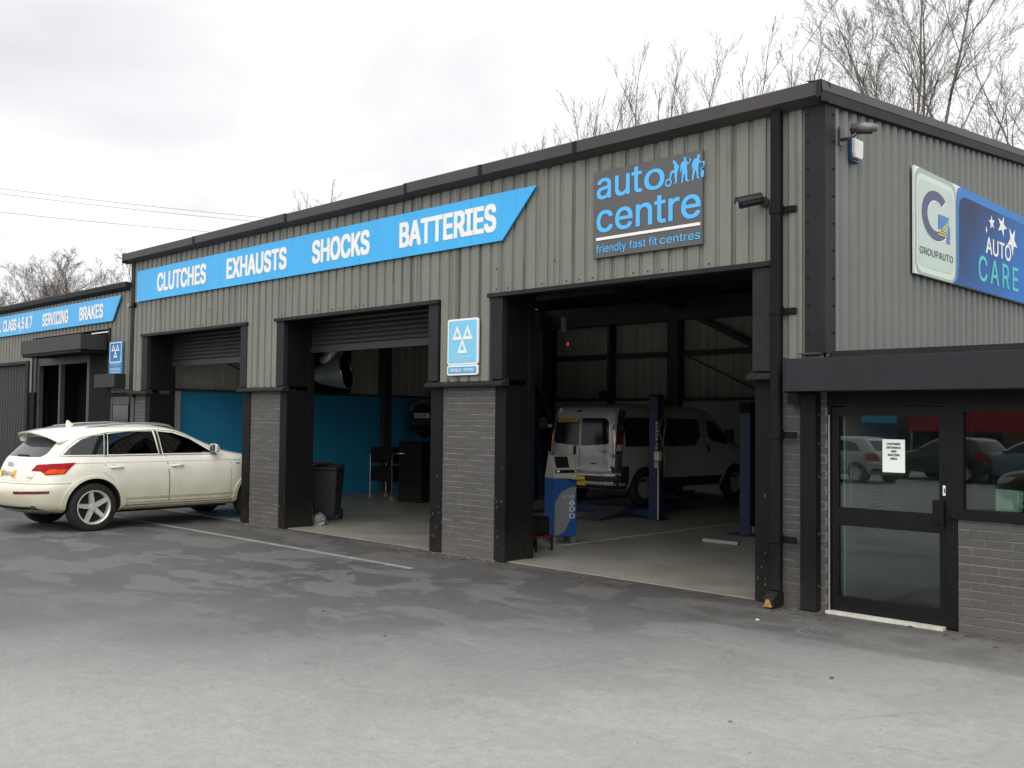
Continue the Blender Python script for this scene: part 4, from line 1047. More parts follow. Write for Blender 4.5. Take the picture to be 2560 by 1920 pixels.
# --- the big cream estate half inside the left bay
def paint_dirty(name, rgb, dirt):
    m = bpy.data.materials.new(name); m.use_nodes = True
    n = m.node_tree.nodes; l = m.node_tree.links; b = n['Principled BSDF']
    b.inputs['Roughness'].default_value = .32; b.inputs['Coat Weight'].default_value = .6; b.inputs['Coat Roughness'].default_value = .12
    geo = n.new('ShaderNodeNewGeometry'); s = n.new('ShaderNodeSeparateXYZ'); l.new(geo.outputs['Position'], s.inputs[0])
    nz = n.new('ShaderNodeTexNoise'); nz.inputs['Scale'].default_value = 2.2; nz.inputs['Detail'].default_value = 8; nz.inputs['Roughness'].default_value = .65
    l.new(geo.outputs['Position'], nz.inputs['Vector'])
    a = n.new('ShaderNodeMath'); a.operation = 'MULTIPLY_ADD'; l.new(nz.outputs['Fac'], a.inputs[0]); a.inputs[1].default_value = .55; l.new(s.outputs[2], a.inputs[2])
    mr = n.new('ShaderNodeMapRange'); l.new(a.outputs[0], mr.inputs[0])
    mr.inputs[1].default_value = .55; mr.inputs[2].default_value = 1.30; mr.inputs[3].default_value = .95; mr.inputs[4].default_value = .04
    x = n.new('ShaderNodeMixRGB'); l.new(mr.outputs[0], x.inputs[0]); x.inputs[1].default_value = (*rgb, 1); x.inputs[2].default_value = (*dirt, 1)
    l.new(x.outputs[0], b.inputs['Base Color'])
    l.new(mr.outputs[0], b.inputs['Roughness'])
    return m
CREAM = paint_dirty('cream car paint', (.84, .82, .72), (.40, .37, .235))
TINT = glass('car side glass', (.30, .32, .32), 1.5)
PRIV = mat('privacy glass', (.010, .011, .012), .05, 0, .2, 2, spec=.6)
BLKPL = mat('black plastic', (.014, .014, .014), .6, 0, .2, 10)
REDL = mat('tail lamp red', (.30, .006, .010), .35, 0, .35, 14, spec=.12)
ORGL = mat('tail lamp amber', (.68, .06, .006), .35, 0, .35, 14, spec=.12)
PLATEY = mat('number plate yellow', (.72, .42, .02), .45); PLATEW = mat('number plate white', (.62, .62, .60), .45)
def estate():
    B = Body([(.30, .26), (.36, .12), (.45, .04), (.62, 0), (.72, .03), (.77, .10), (.95, .16), (1.12, .24), (1.2, .32), (1.43, .56), (1.54, .66), (1.62, .85), (1.67, 1.2), (1.70, 1.7)],
             [(.30, 4.75), (.45, 4.98), (.65, 5.05), (.85, 5.0), (1.0, 4.88), (1.08, 4.65), (1.16, 4.1), (1.22, 3.72), (1.32, 3.42), (1.44, 3.12), (1.53, 2.92), (1.61, 2.68), (1.67, 2.35), (1.70, 2.1)],
             [(.30, .86), (.37, .945), (.5, .962), (.75, .978), (.95, .972), (1.05, .955), (1.18, .905), (1.3, .855), (1.45, .79), (1.55, .735), (1.60, .69), (1.64, .62), (1.675, .5), (1.70, .2)])
    car = thing('cream_estate_car', 'dirty cream estate car parked nose-in under the leftmost bay', 'car', (-16.38, -3.55, 0), R(92.5))
    body = B.mesh().build('body', [CREAM, DARKWELL], None, smooth=True, world=False)
    cut = []
    WX = (1.08, 4.06); WR = .376
    for wx in WX:
        for sg in (-1, 1):
            cut.append(MB().cyl((wx, sg * .60, .40), (wx, sg * 1.2, .40), .43, n=48).build('cutter', DARKWELL, None, world=False))
    cut.append(B.mesh(zs=list(np.linspace(.92, 1.60, 14)), N=64, shrink=.09).build('cutter', DARKWELL, None, world=False))
    Wf = [(2.25, 1.20), (2.225, 1.565), (2.5, 1.54), (2.8, 1.44), (3.13, 1.235), (3.14, 1.20)]
    Wr = [(1.31, 1.20), (1.36, 1.525), (1.7, 1.56), (2.13, 1.568), (2.17, 1.20)]
    Wq = [(.63, 1.20), (.73, 1.30), (.93, 1.44), (1.10, 1.49), (1.29, 1.515), (1.235, 1.20)]
    for W in (Wf, Wr): cut.append(MB().prism(W, 'y', -1.3, 1.3).build('cutter', DARKWELL, None, world=False))
    boolean_cut(body, cut); body.parent = car
    for sg in (-1, 1):
        S = B.side(sg)
        patch('window', Wf, S, .003, .012, TINT, car); patch('window', Wr, S, .003, .012, glass('rear door glass', (.10, .105, .11), 1.5), car)
        patch('window', Wq, S, .004, .012, PRIV, car)
        # bright trim round the side glass
        out_ = densify(round_poly([(.575, 1.182), (.70, 1.31), (.90, 1.462), (1.34, 1.548), (2.2, 1.592), (2.55, 1.562), (2.84, 1.458), (3.2, 1.22), (3.22, 1.182)], .04, 3), .09)
        MB().tube([S(p[0], p[1], .004) for p in out_], .009, 6, closed=True).build('window_trim', mat('satin trim', (.62, .60, .54), .3, .2), car, smooth='all', world=False)
        for p, q in (((1.27, 1.19), (1.325, 1.53)), ((2.21, 1.19), (2.185, 1.575))):
            patch('pillar', [(p[0] - .025, p[1]), (p[0] + .02, p[1]), (q[0] + .025, q[1]), (q[0] - .02, q[1])], S, .006, .012, BLKPL, car)
        dr = [(1.255, 1.168), (1.235, .9), (1.30, .86), (1.40, .77), (1.48, .66), (1.535, .5), (1.55, .42), (2.335, .42), (2.33, .8), (2.285, 1.168)]
        df = [(2.295, 1.168), (2.342, .8), (2.347, .42), (3.50, .42), (3.50, 1.0), (3.38, 1.168)]
        for D_, hx in ((dr, 1.42), (df, 2.47)):
            cx = sum(p[0] for p in D_) / len(D_); cz_ = sum(p[1] for p in D_) / len(D_)
            patch('door_gap', [(cx + (p[0] - cx) * 1.012, cz_ + (p[1] - cz_) * 1.012) for p in D_], S, .0012, 0, BLKPL, car, res=.1)
            d_ = patch('door', [(cx + (p[0] - cx) * .996, cz_ + (p[1] - cz_) * .996) for p in D_], S, .007, .006, CREAM, car, res=.05)
            q = B.half(hx, 1.0)
            MB().tube([(hx - .11, sg * (q + .004), 1.0), (hx - .09, sg * (q + .035), 1.0), (hx, sg * (q + .042), 1.0), (hx + .09, sg * (q + .035), 1.0), (hx + .11, sg * (q + .004), 1.0)], [.012, .017, .018, .017, .012], 8).build('handle', CREAM, d_, smooth='all', world=False)
            patch('handle_recess', [(hx - .05 + .05 * math.cos(a * .524), 1.0 + .035 * math.sin(a * .524)) for a in range(12)], S, .0085, 0, mat('recess shade paint', (.5, .48, .40), .5), d_, res=.03)
        patch('shoulder_line', [(.45, 1.074), (3.7, 1.074), (3.7, 1.067), (.45, 1.067)], S, .0085, 0, mat('crease shade paint', (.42, .40, .32), .5), car, res=.15)
        patch('sill_strip', [(1.55, .505), (3.62, .505), (3.62, .475), (1.55, .475)], S, .012, .012, mat('dirty sill strip', (.36, .345, .26), .5, 0, .2, 6), car, res=.15)
        patch('sill_cladding', [(1.54, .385), (3.62, .385), (3.62, .304), (1.54, .304)], S, .006, .02, mat('muddy black plastic', (.060, .052, .040), .8, 0, .4, 8), car, res=.15)
        for wx in WX:
            ring = [(wx + math.cos(R(a)) * .505, .40 + math.sin(R(a)) * .475) for a in range(-8, 189, 7)] + [(wx + math.cos(R(a)) * .432, .40 + math.sin(R(a)) * .432) for a in range(188, -9, -7)]
            patch('wheel_arch', ring, S, .022, .05, CREAM, car, res=.05)
        patch('fuel_flap' if sg < 0 else 'side_badge', round_poly([(.915, 1.02), (1.13, 1.02), (1.13, 1.135), (.915, 1.135)], .03) if sg < 0 else [(3.60, 1.0), (3.68, 1.0), (3.68, 1.015), (3.60, 1.015)], S, .003, .003, CREAM if sg < 0 else BLKPL, car, res=.05)
        if sg < 0: patch('side_badge', [(3.60, 1.0), (3.68, 1.0), (3.68, 1.015), (3.60, 1.015)], S, .003, .003, BLKPL, car, res=.05)
        # mirror
        my = B.half(3.2, 1.2)
        mb = MB()
        mb.add([(3.10, sg * (my + .03), 1.20), (3.10, sg * (my + .24), 1.20), (3.10, sg * (my + .25), 1.36), (3.10, sg * (my + .03), 1.36),
                (3.24, sg * (my + .03), 1.20), (3.22, sg * (my + .20), 1.21), (3.20, sg * (my + .20), 1.33), (3.20, sg * (my + .03), 1.34)],
               [(0, 1, 2, 3), (4, 7, 6, 5), (0, 4, 5, 1), (1, 5, 6, 2), (2, 6, 7, 3), (3, 7, 4, 0)])
        mi_ = mb.build('mirror', CREAM, car, world=False, bevel=.03, seg=3, smooth=True)
        MB().add([(3.097, sg * (my + .05), 1.215), (3.097, sg * (my + .22), 1.215), (3.097, sg * (my + .23), 1.345), (3.097, sg * (my + .05), 1.345)], [(0, 1, 2, 3)]).build('mirror_glass', CHROME, mi_, world=False)
        MB().box(3.14, 3.22, sg * (my - .02) if sg > 0 else sg * (my + .06), sg * (my + .06) if sg > 0 else sg * (my - .02), 1.185, 1.225).build('mirror_foot', BLKPL, mi_, world=False)
        # roof rail
        rl = [(.95, 1.585), (1.1, 1.645), (1.5, 1.69), (2.0, 1.712), (2.3, 1.70), (2.48, 1.675), (2.58, 1.63)]
        MB().tube([(p[0], sg * (.63 - .05 * abs(p[0] - 1.9) * .3), p[1] - .012) for p in rl], [.012, .018, .018, .018, .018, .018, .012], 8).build('roof_rail', mat('satin rail', (.46, .47, .48), .3, .7), car, smooth='all', world=False)
        for wx in WX: wheel(car, (wx, sg * (.955 - .125), WR), sg, WR, .272, .25, 5)
    MB().box(1.55, 3.55, -.74, .74, .255, .335).build('underbody', DARKWELL, car, world=False)
    Rr = B.rear()
    hatch = patch('tailgate', round_poly([(-.60, .80), (.60, .80), (.74, 1.03), (.70, 1.135), (-.70, 1.135), (-.74, 1.03)], .06), Rr, .004, .004, CREAM, car)
    gl_ = patch('rear_window', round_poly([(-.60, 1.165), (.60, 1.165), (.66, 1.22), (.585, 1.44), (0, 1.475), (-.585, 1.44), (-.66, 1.22)], .05), Rr, .004, .01, mat('rear screen', (.045, .046, .055), .08, 0, .3, 3, spec=.6), car)
    MB().tube([Rr(-.02, 1.185, .02), Rr(-.36, 1.19, .03)], [.018, .012], 6).build('wiper', BLKPL, gl_, world=False)
    for sg in (-1, 1):
        lp = round_poly([(sg * .585, .955), (sg * .64, 1.055), (sg * 1.19, 1.085), (sg * 1.10, .91), (sg * .84, .895), (sg * .74, .955)], .015, 3)
        L_ = patch('tail_lamp', lp, Rr, .010, .014, REDL, car, res=.05)
        patch('amber_lens', [(sg * .80, .915), (sg * .86, .985), (sg * 1.11, .985), (sg * 1.07, .915)], Rr, .0125, 0, ORGL, L_, res=.05)
        patch('reflector', round_poly([(sg * .45, .605), (sg * 1.02, .615), (sg * 1.02, .655), (sg * .45, .645)], .01), Rr, .006, .01, mat('dull red reflector', (.10, .010, .014), .3), car, res=.08)
        MB().tube([Rr(sg * .72, .40, -.06), Rr(sg * .72, .395, .015)], .045, 12).build('exhaust_tip', BLKPL, car, world=False)
    patch('bumper_line', [(-1.25, .765), (1.25, .765), (1.25, .758), (-1.25, .758)], Rr, .004, 0, BLKPL, car, res=.1)
    patch('bumper_diffuser', [(-.9, .315), (.9, .315), (.72, .41), (-.72, .41)], Rr, .006, .01, BLKPL, car, res=.1)
    pl = patch('number_plate', [(-.27, .835), (.27, .835), (.27, .955), (-.27, .955)], Rr, .014, .012, PLATEY, car, res=.3)
    text('lettering', 'DE08 PJJ', Rr(.235, .862, .016), (0, -1, 0), (0, 0, 1), .46, .07, INK, pl, bold=.006, world=False)
    b = MB()
    for k in range(4): b.lathe([(.026, -.004), (.034, -.004), (.034, .004), (.026, .004)], (Rr(0, 1.04, .016)[0], .075 - k * .05, 1.04), 20, 'x', closed=True)
    b.build('ring_badge', CHROME, hatch, world=False)
    text('lettering', '3.0 TDI', Rr(-.55, .845, .010), (.30, -1, 0), (0, 0, 1), .13, .022, STEEL, hatch, bold=.02, world=False)
    sp = MB()
    sec = [(.40, 1.535), (.395, 1.552), (.60, 1.60), (.95, 1.64), (.95, 1.60), (.58, 1.53)]
    rows = []
    for i in range(15):
        t = -1 + 2 * i / 14; y = .70 * t; k = 1 - .10 * t * t
        rows.append([(p[0] + .20 * abs(t) ** 3, y, p[1] - .10 * t * t - .05 * abs(t) ** 6) for p in sec])
    n_ = len(sec)
    for r_ in rows: sp.v += r_
    for i in range(14):
        for k in range(n_): sp.f.append((i*n_+k, i*n_+(k+1) % n_, (i+1)*n_+(k+1) % n_, (i+1)*n_+k)); sp.mi.append(0)
    sp.f += [tuple(range(n_))[::-1], tuple(range(14*n_, 15*n_))]; sp.mi += [0, 0]
    sp.build('roof_spoiler', CREAM, car, smooth=True, world=False)
    MB().prism([(1.02, 1.64), (1.16, 1.65), (1.06, 1.735), (1.03, 1.735)], 'y', -.012, .012).build('aerial_fin', CREAM, car, world=False, bevel=.006)
    Fr = B.front()
    patch('windscreen', round_poly([(-.60, 1.26), (.60, 1.26), (.52, 1.58), (-.52, 1.58)], .05), Fr, .004, .006, PRIV, car)
    patch('front_grille', round_poly([(-.36, .50), (.36, .50), (.42, .92), (-.42, .92)], .05), Fr, .008, .01, BLKPL, car)
    for sg in (-1, 1): patch('headlamp', [(sg * .50, .80), (sg * .92, .84), (sg * .95, .94), (sg * .50, .93)], Fr, .008, .01, CHROME, car)
    # seats and wheel seen through the side glass
    SEAT = mat('dark leather', (.03, .03, .032), .5)
    for yy in (-.40, .40):
        MB().box(2.15, 2.32, yy - .24, yy + .24, .80, 1.28).box(2.19, 2.30, yy - .12, yy + .12, 1.28, 1.44).build('front_seat', SEAT, car, bevel=.05, seg=2, world=False)
    MB().lathe([(.175, -.013), (.195, -.013), (.195, .013), (.175, .013)], (2.78, -.40, 1.20), 24, 'x', closed=True).build('steering_wheel', BLKPL, car, world=False)
    MB().box(2.9, 3.35, -.78, .78, .95, 1.21).build('dashboard', BLKPL, car, world=False, bevel=.04)
    return car
estate()

# --- plain hatchback used for the raised car and the cars across the yard
def hatchback(name, label, loc, heading, rgb, group=None, L=1.0, front_plate=None, z=0.0, glow=None):
    car = thing(name, label, 'car', (loc[0], loc[1], z), R(heading), group)
    k = L
    B = Body([(.26, .2), (.40, .05), (.55, 0), (.72, .03), (.9, .10), (.97, .16), (1.2, .38), (1.34, .55), (1.40, .75), (1.435, 1.1)],
             [(.26, 3.85 * k), (.42, 3.97 * k), (.58, 3.98 * k), (.72, 3.92 * k), (.82, 3.78 * k), (.90, 3.4 * k), (.95, 3.0 * k), (1.08, 2.72 * k), (1.25, 2.38 * k), (1.36, 2.05 * k), (1.41, 1.85 * k), (1.435, 1.6 * k)],
             [(.26, .76), (.36, .82), (.6, .845), (.8, .84), (.92, .82), (1.1, .755), (1.28, .68), (1.35, .63), (1.40, .5), (1.435, .2)], 7, 2.7)
    PM = mat('car paint ' + name + str(rgb), rgb, .25, .25, .04, 3, coat=1)
    B.mesh(zs=list(np.linspace(.26, 1.32, 24)) + list(np.linspace(1.32, 1.435, 8))[1:], N=72).build('body', PM, car, smooth=True, world=False)
    WX = (.72, 3.24 * k)
    for sg in (-1, 1):
        S = B.side(sg)
        patch('window', [(.62, .985), (.80, 1.20), (1.15, 1.29), (1.48, 1.305), (1.50, .975)], S, .004, .008, PRIV, car, res=.1)
        patch('window', [(1.56, .975), (1.545, 1.31), (1.85, 1.29), (2.15 * k, 1.20), (2.55 * k, .99)], S, .004, .008, PRIV, car, res=.1)
        for wx in WX:
            patch('wheel_arch', [(wx + math.cos(R(a)) * .355, .30 + math.sin(R(a)) * .355) for a in range(0, 360, 12)], S, .003, 0, DARKWELL, car, res=.08)
            wheel(car, (wx, sg * .765, .295), sg, .295, .20, .18, 7)
        patch('door_gap', [(1.525, .36), (1.533, .36), (1.533, .97), (1.525, .97)], S, .002, 0, BLKPL, car, res=.1)
        my = B.half(2.4, .98)
        MB().box(2.36 * k, 2.46 * k, min(sg * my, sg * (my + .18)), max(sg * my, sg * (my + .18)), .96, 1.07).build('mirror', PM, car, bevel=.025, seg=2, world=False)
        patch('tail_lamp', [(sg * .52, .70), (sg * .92, .72), (sg * .90, .92), (sg * .60, .92)], B.rear(), .006, .008, REDL, car, res=.08)
        patch('headlamp', round_poly([(sg * .42, .60), (sg * .88, .62), (sg * .98, .76), (sg * .50, .74)], .03), B.front(), .006, .01, mat('headlamp glass', (.45, .47, .48), .08, .5), car, res=.07)
    patch('rear_window', round_poly([(-.52, 1.0), (.52, 1.0), (.46, 1.30), (-.46, 1.30)], .05), B.rear(), .004, .008, PRIV, car, res=.1)
    patch('windscreen', round_poly([(-.58, .99), (.58, .99), (.50, 1.33), (-.50, 1.33)], .05), B.front(), .004, .008, PRIV, car, res=.1)
    patch('bumper_trim', [(-.75, .36), (.75, .36), (.75, .46), (-.75, .46)], B.rear(), .006, .01, BLKPL, car, res=.1)
    patch('grille', [(-.38, .36), (.38, .36), (.42, .56), (-.42, .56)], B.front(), .006, .01, BLKPL, car, res=.1)
    patch('number_plate', [(-.26, .60), (.26, .60), (.26, .71), (-.26, .71)], B.rear(), .012, .01, PLATEY, car, res=.2)
    F = B.front()
    pl = patch('number_plate', [(-.26, .44), (.26, .44), (.26, .55), (-.26, .55)], F, .016, .012, PLATEW, car, res=.2)
    if front_plate: text('lettering', front_plate, (F(0, .465, .019)[0], -.22, .462), (0, 1, 0), (0, 0, 1), .44, .066, INK, pl, bold=.02, world=False)
    return car
hatchback('raised_car', 'black hatchback hoisted high on a lift in the middle bay', (-17.45, 9.95), -90, (.010, .011, .013), front_plate='PJ52 NBL', z=1.40)

# --- silver minibus on the right-hand lift
def minibus():
    SILV = mat('silver van paint', (.42, .42, .41), .35, .3, .08, 2, coat=.6)
    B = Body([(.30, .12), (.42, .0), (.60, .01), (.66, .05), (1.1, .06), (1.75, .11), (1.86, .17), (1.92, .40), (1.955, 1.0)],
             [(.30, 4.55), (.6, 4.74), (.9, 4.68), (1.0, 4.52), (1.1, 4.28), (1.25, 4.02), (1.5, 3.72), (1.72, 3.42), (1.84, 3.2), (1.92, 2.8), (1.955, 2.3)],
             [(.30, .86), (.42, .93), (.9, .95), (1.1, .94), (1.5, .88), (1.78, .82), (1.87, .77), (1.92, .62), (1.955, .25)], 16, 6)
    van = thing('silver_minibus', 'silver minibus with rear doors towards us on the blue lift', 'minibus', (-12.38, 5.62, .21), R(87.3))
    B.mesh(N=128).build('body', SILV, van, smooth=True, world=False)
    WX = (.88, 3.92)
    for sg in (-1, 1):
        S = B.side(sg)
        for W in ([(.34, 1.12), (.36, 1.62), (.44, 1.68), (1.34, 1.68), (1.34, 1.12)], [(1.44, 1.12), (1.44, 1.68), (2.66, 1.66), (2.72, 1.60), (2.72, 1.32), (2.50, 1.12)], [(2.98, 1.30), (2.98, 1.62), (3.22, 1.62), (3.52, 1.40), (3.66, 1.20), (3.62, 1.14), (3.10, 1.22)]):
            patch('window', W, S, .004, .01, PRIV, van, res=.12)
        patch('door_gap', [(2.86, .42), (2.868, .42), (2.868, 1.72), (2.86, 1.72)], S, .002, 0, BLKPL, van, res=.12)
        patch('door_gap', [(1.39, .42), (1.398, .42), (1.398, 1.72), (1.39, 1.72)], S, .002, 0, BLKPL, van, res=.12)
        patch('handle', round_poly([(2.93, .98), (2.985, .98), (2.985, 1.14), (2.93, 1.14)], .02), S, .02, .02, BLKPL, van, res=.06)
        patch('lower_cladding', [(1.35, .31), (3.45, .31), (3.45, .50), (1.35, .50)], S, .008, .02, BLKPL, van, res=.15)
        patch('rear_corner', [(.10, .31), (.42, .31), (.42, .75), (.10, .75)], S, .008, .02, BLKPL, van, res=.1)
        for wx in WX:
            patch('wheel_arch', [(wx + math.cos(R(a)) * .40, .33 + math.sin(R(a)) * .40) for a in range(0, 360, 10)], S, .010, .01, DARKWELL, van, res=.08)
            wheel(van, (wx, sg * .86, .325), sg, .325, .21, .2, 8, mat('wheel trim silver', (.32, .32, .33), .4, .4), twin=False)
        my = B.half(3.5, 1.25)
        MB().box(3.50, 3.62, min(sg * (my + .02), sg * (my + .22)), max(sg * (my + .02), sg * (my + .22)), 1.18, 1.46).build('mirror', BLKPL, van, bevel=.03, seg=2, world=False)
        Rr = B.rear()
        patch('rear_window', round_poly([(sg * .03, 1.12), (sg * .03, 1.66), (sg * .62, 1.66), (sg * .70, 1.60), (sg * .72, 1.20), (sg * .68, 1.16)], .05), Rr, .005, .012, mat('van rear glass', (.008, .009, .009), .12, 0, .2, 2, spec=.25), van, res=.1)
        patch('rear_pillar', [(sg * .84, .62), (sg * .98, .62), (sg * 1.04, 1.8), (sg * .86, 1.84)], Rr, .004, .005, mat('dark pillar', (.035, .035, .036), .4), van, res=.1)
        lm_ = mat('lit tail lamp', (.42, .01, .012), .2, 0, .2, 9, coat=1, emit=((1, .03, .03), .35)) if sg > 0 else mat('van tail lamp', (.10, .004, .006), .2, 0, .2, 9, coat=1)
        L_ = patch('tail_lamp', round_poly([(sg * .86, .98), (sg * .97, .98), (sg * 1.0, 1.42), (sg * .875, 1.42)], .02), Rr, .012, .012, lm_, van, res=.06)
        patch('clear_lens', [(sg * .87, 1.04), (sg * .97, 1.04), (sg * .98, 1.16), (sg * .88, 1.16)], Rr, .014, 0, mat('lens clear', (.45, .45, .45), .1, .2), L_, res=.05)
        for zz in (.95, 1.50): MB().box(.05, .09, min(sg * .78, sg * .86), max(sg * .78, sg * .86), zz - .03, zz + .03).build('hinge', STEEL, van, world=False)
        patch('rear_bumper', [(sg * .0, .31), (sg * .95, .31), (sg * .95, .56), (sg * .0, .56)], Rr, .012, .03, BLKPL, van, res=.12)
    patch('door_gap', [(-.005, .60), (.005, .60), (.005, 1.86), (-.005, 1.86)], Rr, .003, 0, BLKPL, van, res=.12)
    patch('door_panel', round_poly([(-.70, .64), (-.08, .64), (-.08, .86), (-.70, .86)], .03), Rr, .010, .008, mat('pale van panel', (.40, .40, .39), .35, .2), van, res=.1)
    patch('handle', round_poly([(.10, .94), (.16, .94), (.16, 1.12), (.10, 1.12)], .02), Rr, .02, .02, BLKPL, van, res=.05)
    patch('handle', [(-.44, .775), (-.31, .775), (-.31, .80), (-.44, .80)], Rr, .014, .004, BLKPL, van, res=.05)
    patch('brake_light', [(-.0, 1.78), (.14, 1.78), (.12, 1.82), (.02, 1.82)], Rr, .01, .01, REDL, van, res=.05)
    text('lettering', 'Trafic', (Rr(-.46, .98, .008)[0], -.50, 1.0), (0, -1, 0), (0, 0, 1), .22, .055, BLKPL, van, bold=.0, world=False)
    st = patch('yellow_sticker', [(.04, 1.58), (.64, 1.575), (.60, 1.655), (.04, 1.655)], Rr, .010, 0, mat('sticker yellow', (.45, .33, .03), .5), van, res=.1)
    text('lettering', 'ALL-UNITED', (Rr(.4, 1.6, .013)[0] - .005, .52, 1.598), (0, -1, 0), (0, 0, 1), .36, .038, mat('sticker red', (.30, .06, .02), .5), st, bold=.02, world=False)
    pl = patch('number_plate', [(-.20, .36), (.09, .36), (.09, .55), (-.20, .55)], Rr, .03, .015, mat('van plate yellow', (.70, .46, .02), .45), van, res=.2)
    text('lettering', 'PV207Y', (Rr(.0, .45, .033)[0], .075, .43), (0, -1, 0), (0, 0, 1), .26, .07, INK, pl, bold=.03, world=False)
    MB().tube([(3.0, 0, 1.95), (2.85, 0, 2.15)], [.012, .004], 6).build('aerial', BLKPL, van, world=False)
    return van
minibus()

# ------------------------------------------------------------------ workshop equipment
def stacked(body, x, y, z1, pitch, w, h, m, parent, right=(1, 0, 0)):
    for i, ch in enumerate(body): text('lettering', ch, (x - w / 2, y, z1 - h - i * pitch), right, (0, 0, 1), w if ch != 'I' else w * .3, h, m, parent, bold=.03)
PALEL = mat('post lettering', (.42, .44, .46), .5)
lift = thing('four_post_lift', 'blue four-post lift with runways under the silver minibus', 'car lift', (-12.3, 8.2, 0))
for px_ in (-13.88, -10.75):
    for py_ in (5.94, 10.5):
        po_ = MB().box(px_ - .10, px_ + .10, py_ - .10, py_ + .10, .012, 2.28).build('post', LIFT, lift, bevel=.01)
        MB().box(px_ - .2, px_ + .2, py_ - .18, py_ + .18, .012, .03).build('base_plate', LIFT, po_)
        MB().box(px_ - .11, px_ + .11, py_ - .11, py_ + .11, 2.28, 2.31).build('cap', BLACK, po_)
stacked('BENDPAK', -13.86, 5.835, 2.18, .083, .055, .06, PALEL, lift)
stacked('BENDPAK', -10.66, 5.835, 1.82, .077, .055, .055, PALEL, lift)
MB().box(-13.8, -10.85, 5.98, 6.16, .04, .17).build('cross_beam', LIFT, lift); MB().box(-13.8, -10.85, 10.3, 10.48, .04, .17).build('cross_beam', LIFT, lift)
for xx in (-13.25, -11.52):
    rw = MB().box(xx - .25, xx + .25, 5.75, 10.6, .172, .208).build('runway', LIFT, lift)
    MB().add([(xx - .25, 4.85, .014), (xx + .25, 4.85, .014), (xx + .25, 5.74, .205), (xx - .25, 5.74, .205), (xx + .25, 5.74, .16), (xx - .25, 5.74, .16)],
             [(0, 1, 2, 3), (0, 5, 4, 1), (1, 4, 2), (0, 3, 5)]).build('ramp', mat('ramp steel', (.05, .06, .07), .6), rw)
cb = MB().box(-10.66, -10.54, 5.74, 5.84, 1.10, 1.27).build('control_box', mat('cream plastic', (.50, .47, .36), .5), lift, bevel=.008)
MB().box(-10.66, -10.56, 5.75, 5.84, .97, 1.08).build('valve_block', STEEL, lift)
MB().cyl((-10.60, 5.80, .02), (-10.60, 5.80, .97), .014, n=8).build('conduit', mat('white conduit', (.45, .45, .45), .5), lift, smooth=True)
MB().tube([(-10.56, 5.8, 1.27), (-10.50, 5.78, 1.45), (-10.58, 5.78, 1.62), (-10.52, 5.78, 1.85), (-10.46, 5.78, 1.90), (-10.42, 5.78, 1.80), (-10.48, 5.78, 1.5), (-10.44, 5.78, 1.1), (-10.46, 5.8, .8)], .011, 6).build('cable', mat('grey cable', (.12, .12, .12), .6), lift, smooth='all')
pl2 = thing('lift_column', 'single dark blue lift column with black cap beside the right jamb', 'lift column', (-8.29, 5.04, 0))
MB().box(-8.39, -8.19, 4.93, 5.15, .012, 1.98).build('post', LIFT, pl2, bevel=.012)
MB().box(-8.395, -8.185, 4.92, 5.16, 1.98, 2.14).build('cap', BLACK, pl2, bevel=.01)
MB().box(-8.55, -8.0, 4.8, 5.3, .012, .03).build('base_plate', LIFT, pl2)
MB().box(-8.19, -8.15, 4.98, 5.1, .05, .16).build('release_lever', STEEL, pl2)
pl3 = thing('two_post_lift', 'dark blue two-post lift carrying the raised black car', 'car lift', (-17.45, 8, 0))
for xx in (-19.0, -15.9):
    MB().box(xx - .13, xx + .13, 7.75, 8.05, .012, 3.62).build('post', LIFT, pl3, bevel=.01)
    for dy in (-.9, .9): MB().box(min(xx, -17.45 + (.6 if xx > -17 else -.6)), max(xx, -17.45 + (.6 if xx > -17 else -.6)), 7.9 + dy - .06, 7.9 + dy + .06, 1.52, 1.62).build('arm', LIFT, pl3)
    MB().box(xx - .06, xx + .06, 7.0, 8.8, 1.50, 1.60).build('carriage', LIFT, pl3)
MB().box(-19.13, -15.77, 7.8, 8.0, 3.62, 3.80).build('top_beam', mat('bright blue beam', (.01, .10, .40), .4), pl3)
# emissions analyser on castors
an = thing('emissions_analyser', 'blue and grey diagnostic cabinet on castors just inside the right bay', 'analyser', (-9.68, 2.05, .012), R(-27))
def loc_box(n, m, x0, x1, y0, y1, z0, z1, par=an, bevel=.012): return MB().box(x0, x1, y0, y1, z0, z1).build(n, m, par, world=False, bevel=bevel)
ANB = mat('analyser blue', (.009, .062, .23), .35, 0, .06, 3); ANG = mat('analyser grey', (.16, .17, .18), .4, 0, .05, 3)
CRM = mat('analyser cream', (.30, .30, .26), .5, 0, .05, 3)
cab = loc_box('cabinet', ANB, -.20, .23, -.24, .24, .11, 1.0)
patch('grey_panel', [(-.21, .13), (-.12, .13), (.0, .20), (.10, .36), (.16, .56), (.215, .80), (.215, .88), (.08, .86), (-.08, .80), (-.16, .70), (-.21, .62)], lambda a, c, o: (.232 + o, a, c), 0, 0, ANG, cab, res=.1, smooth=False)
text('lettering', 'ULTIMA', (.2345, -.06, .705), (0, 1, 0), (0, 0, 1), .26, .042, PALEL, cab, bold=.01, world=False)
for i, ch in enumerate('600'): text('lettering', ch, (.2345, .08, .595 - i * .105), (0, 1, 0), (0, 0, 1), .12, .085, PALEL, cab, bold=.03, world=False)
con = MB().prism([(-.20, 1.002), (.24, 1.002), (.235, 1.08), (.06, 1.36), (-.05, 1.36)], 'y', -.24, .24)
con = con.build('console', CRM, an, world=False, bevel=.012)
def slope(a, c, o): return (.2375 - (c) * .1768 / .33 * 1.0 + o * .85, a, 1.082 + c * .28 / .33 + o * .5)
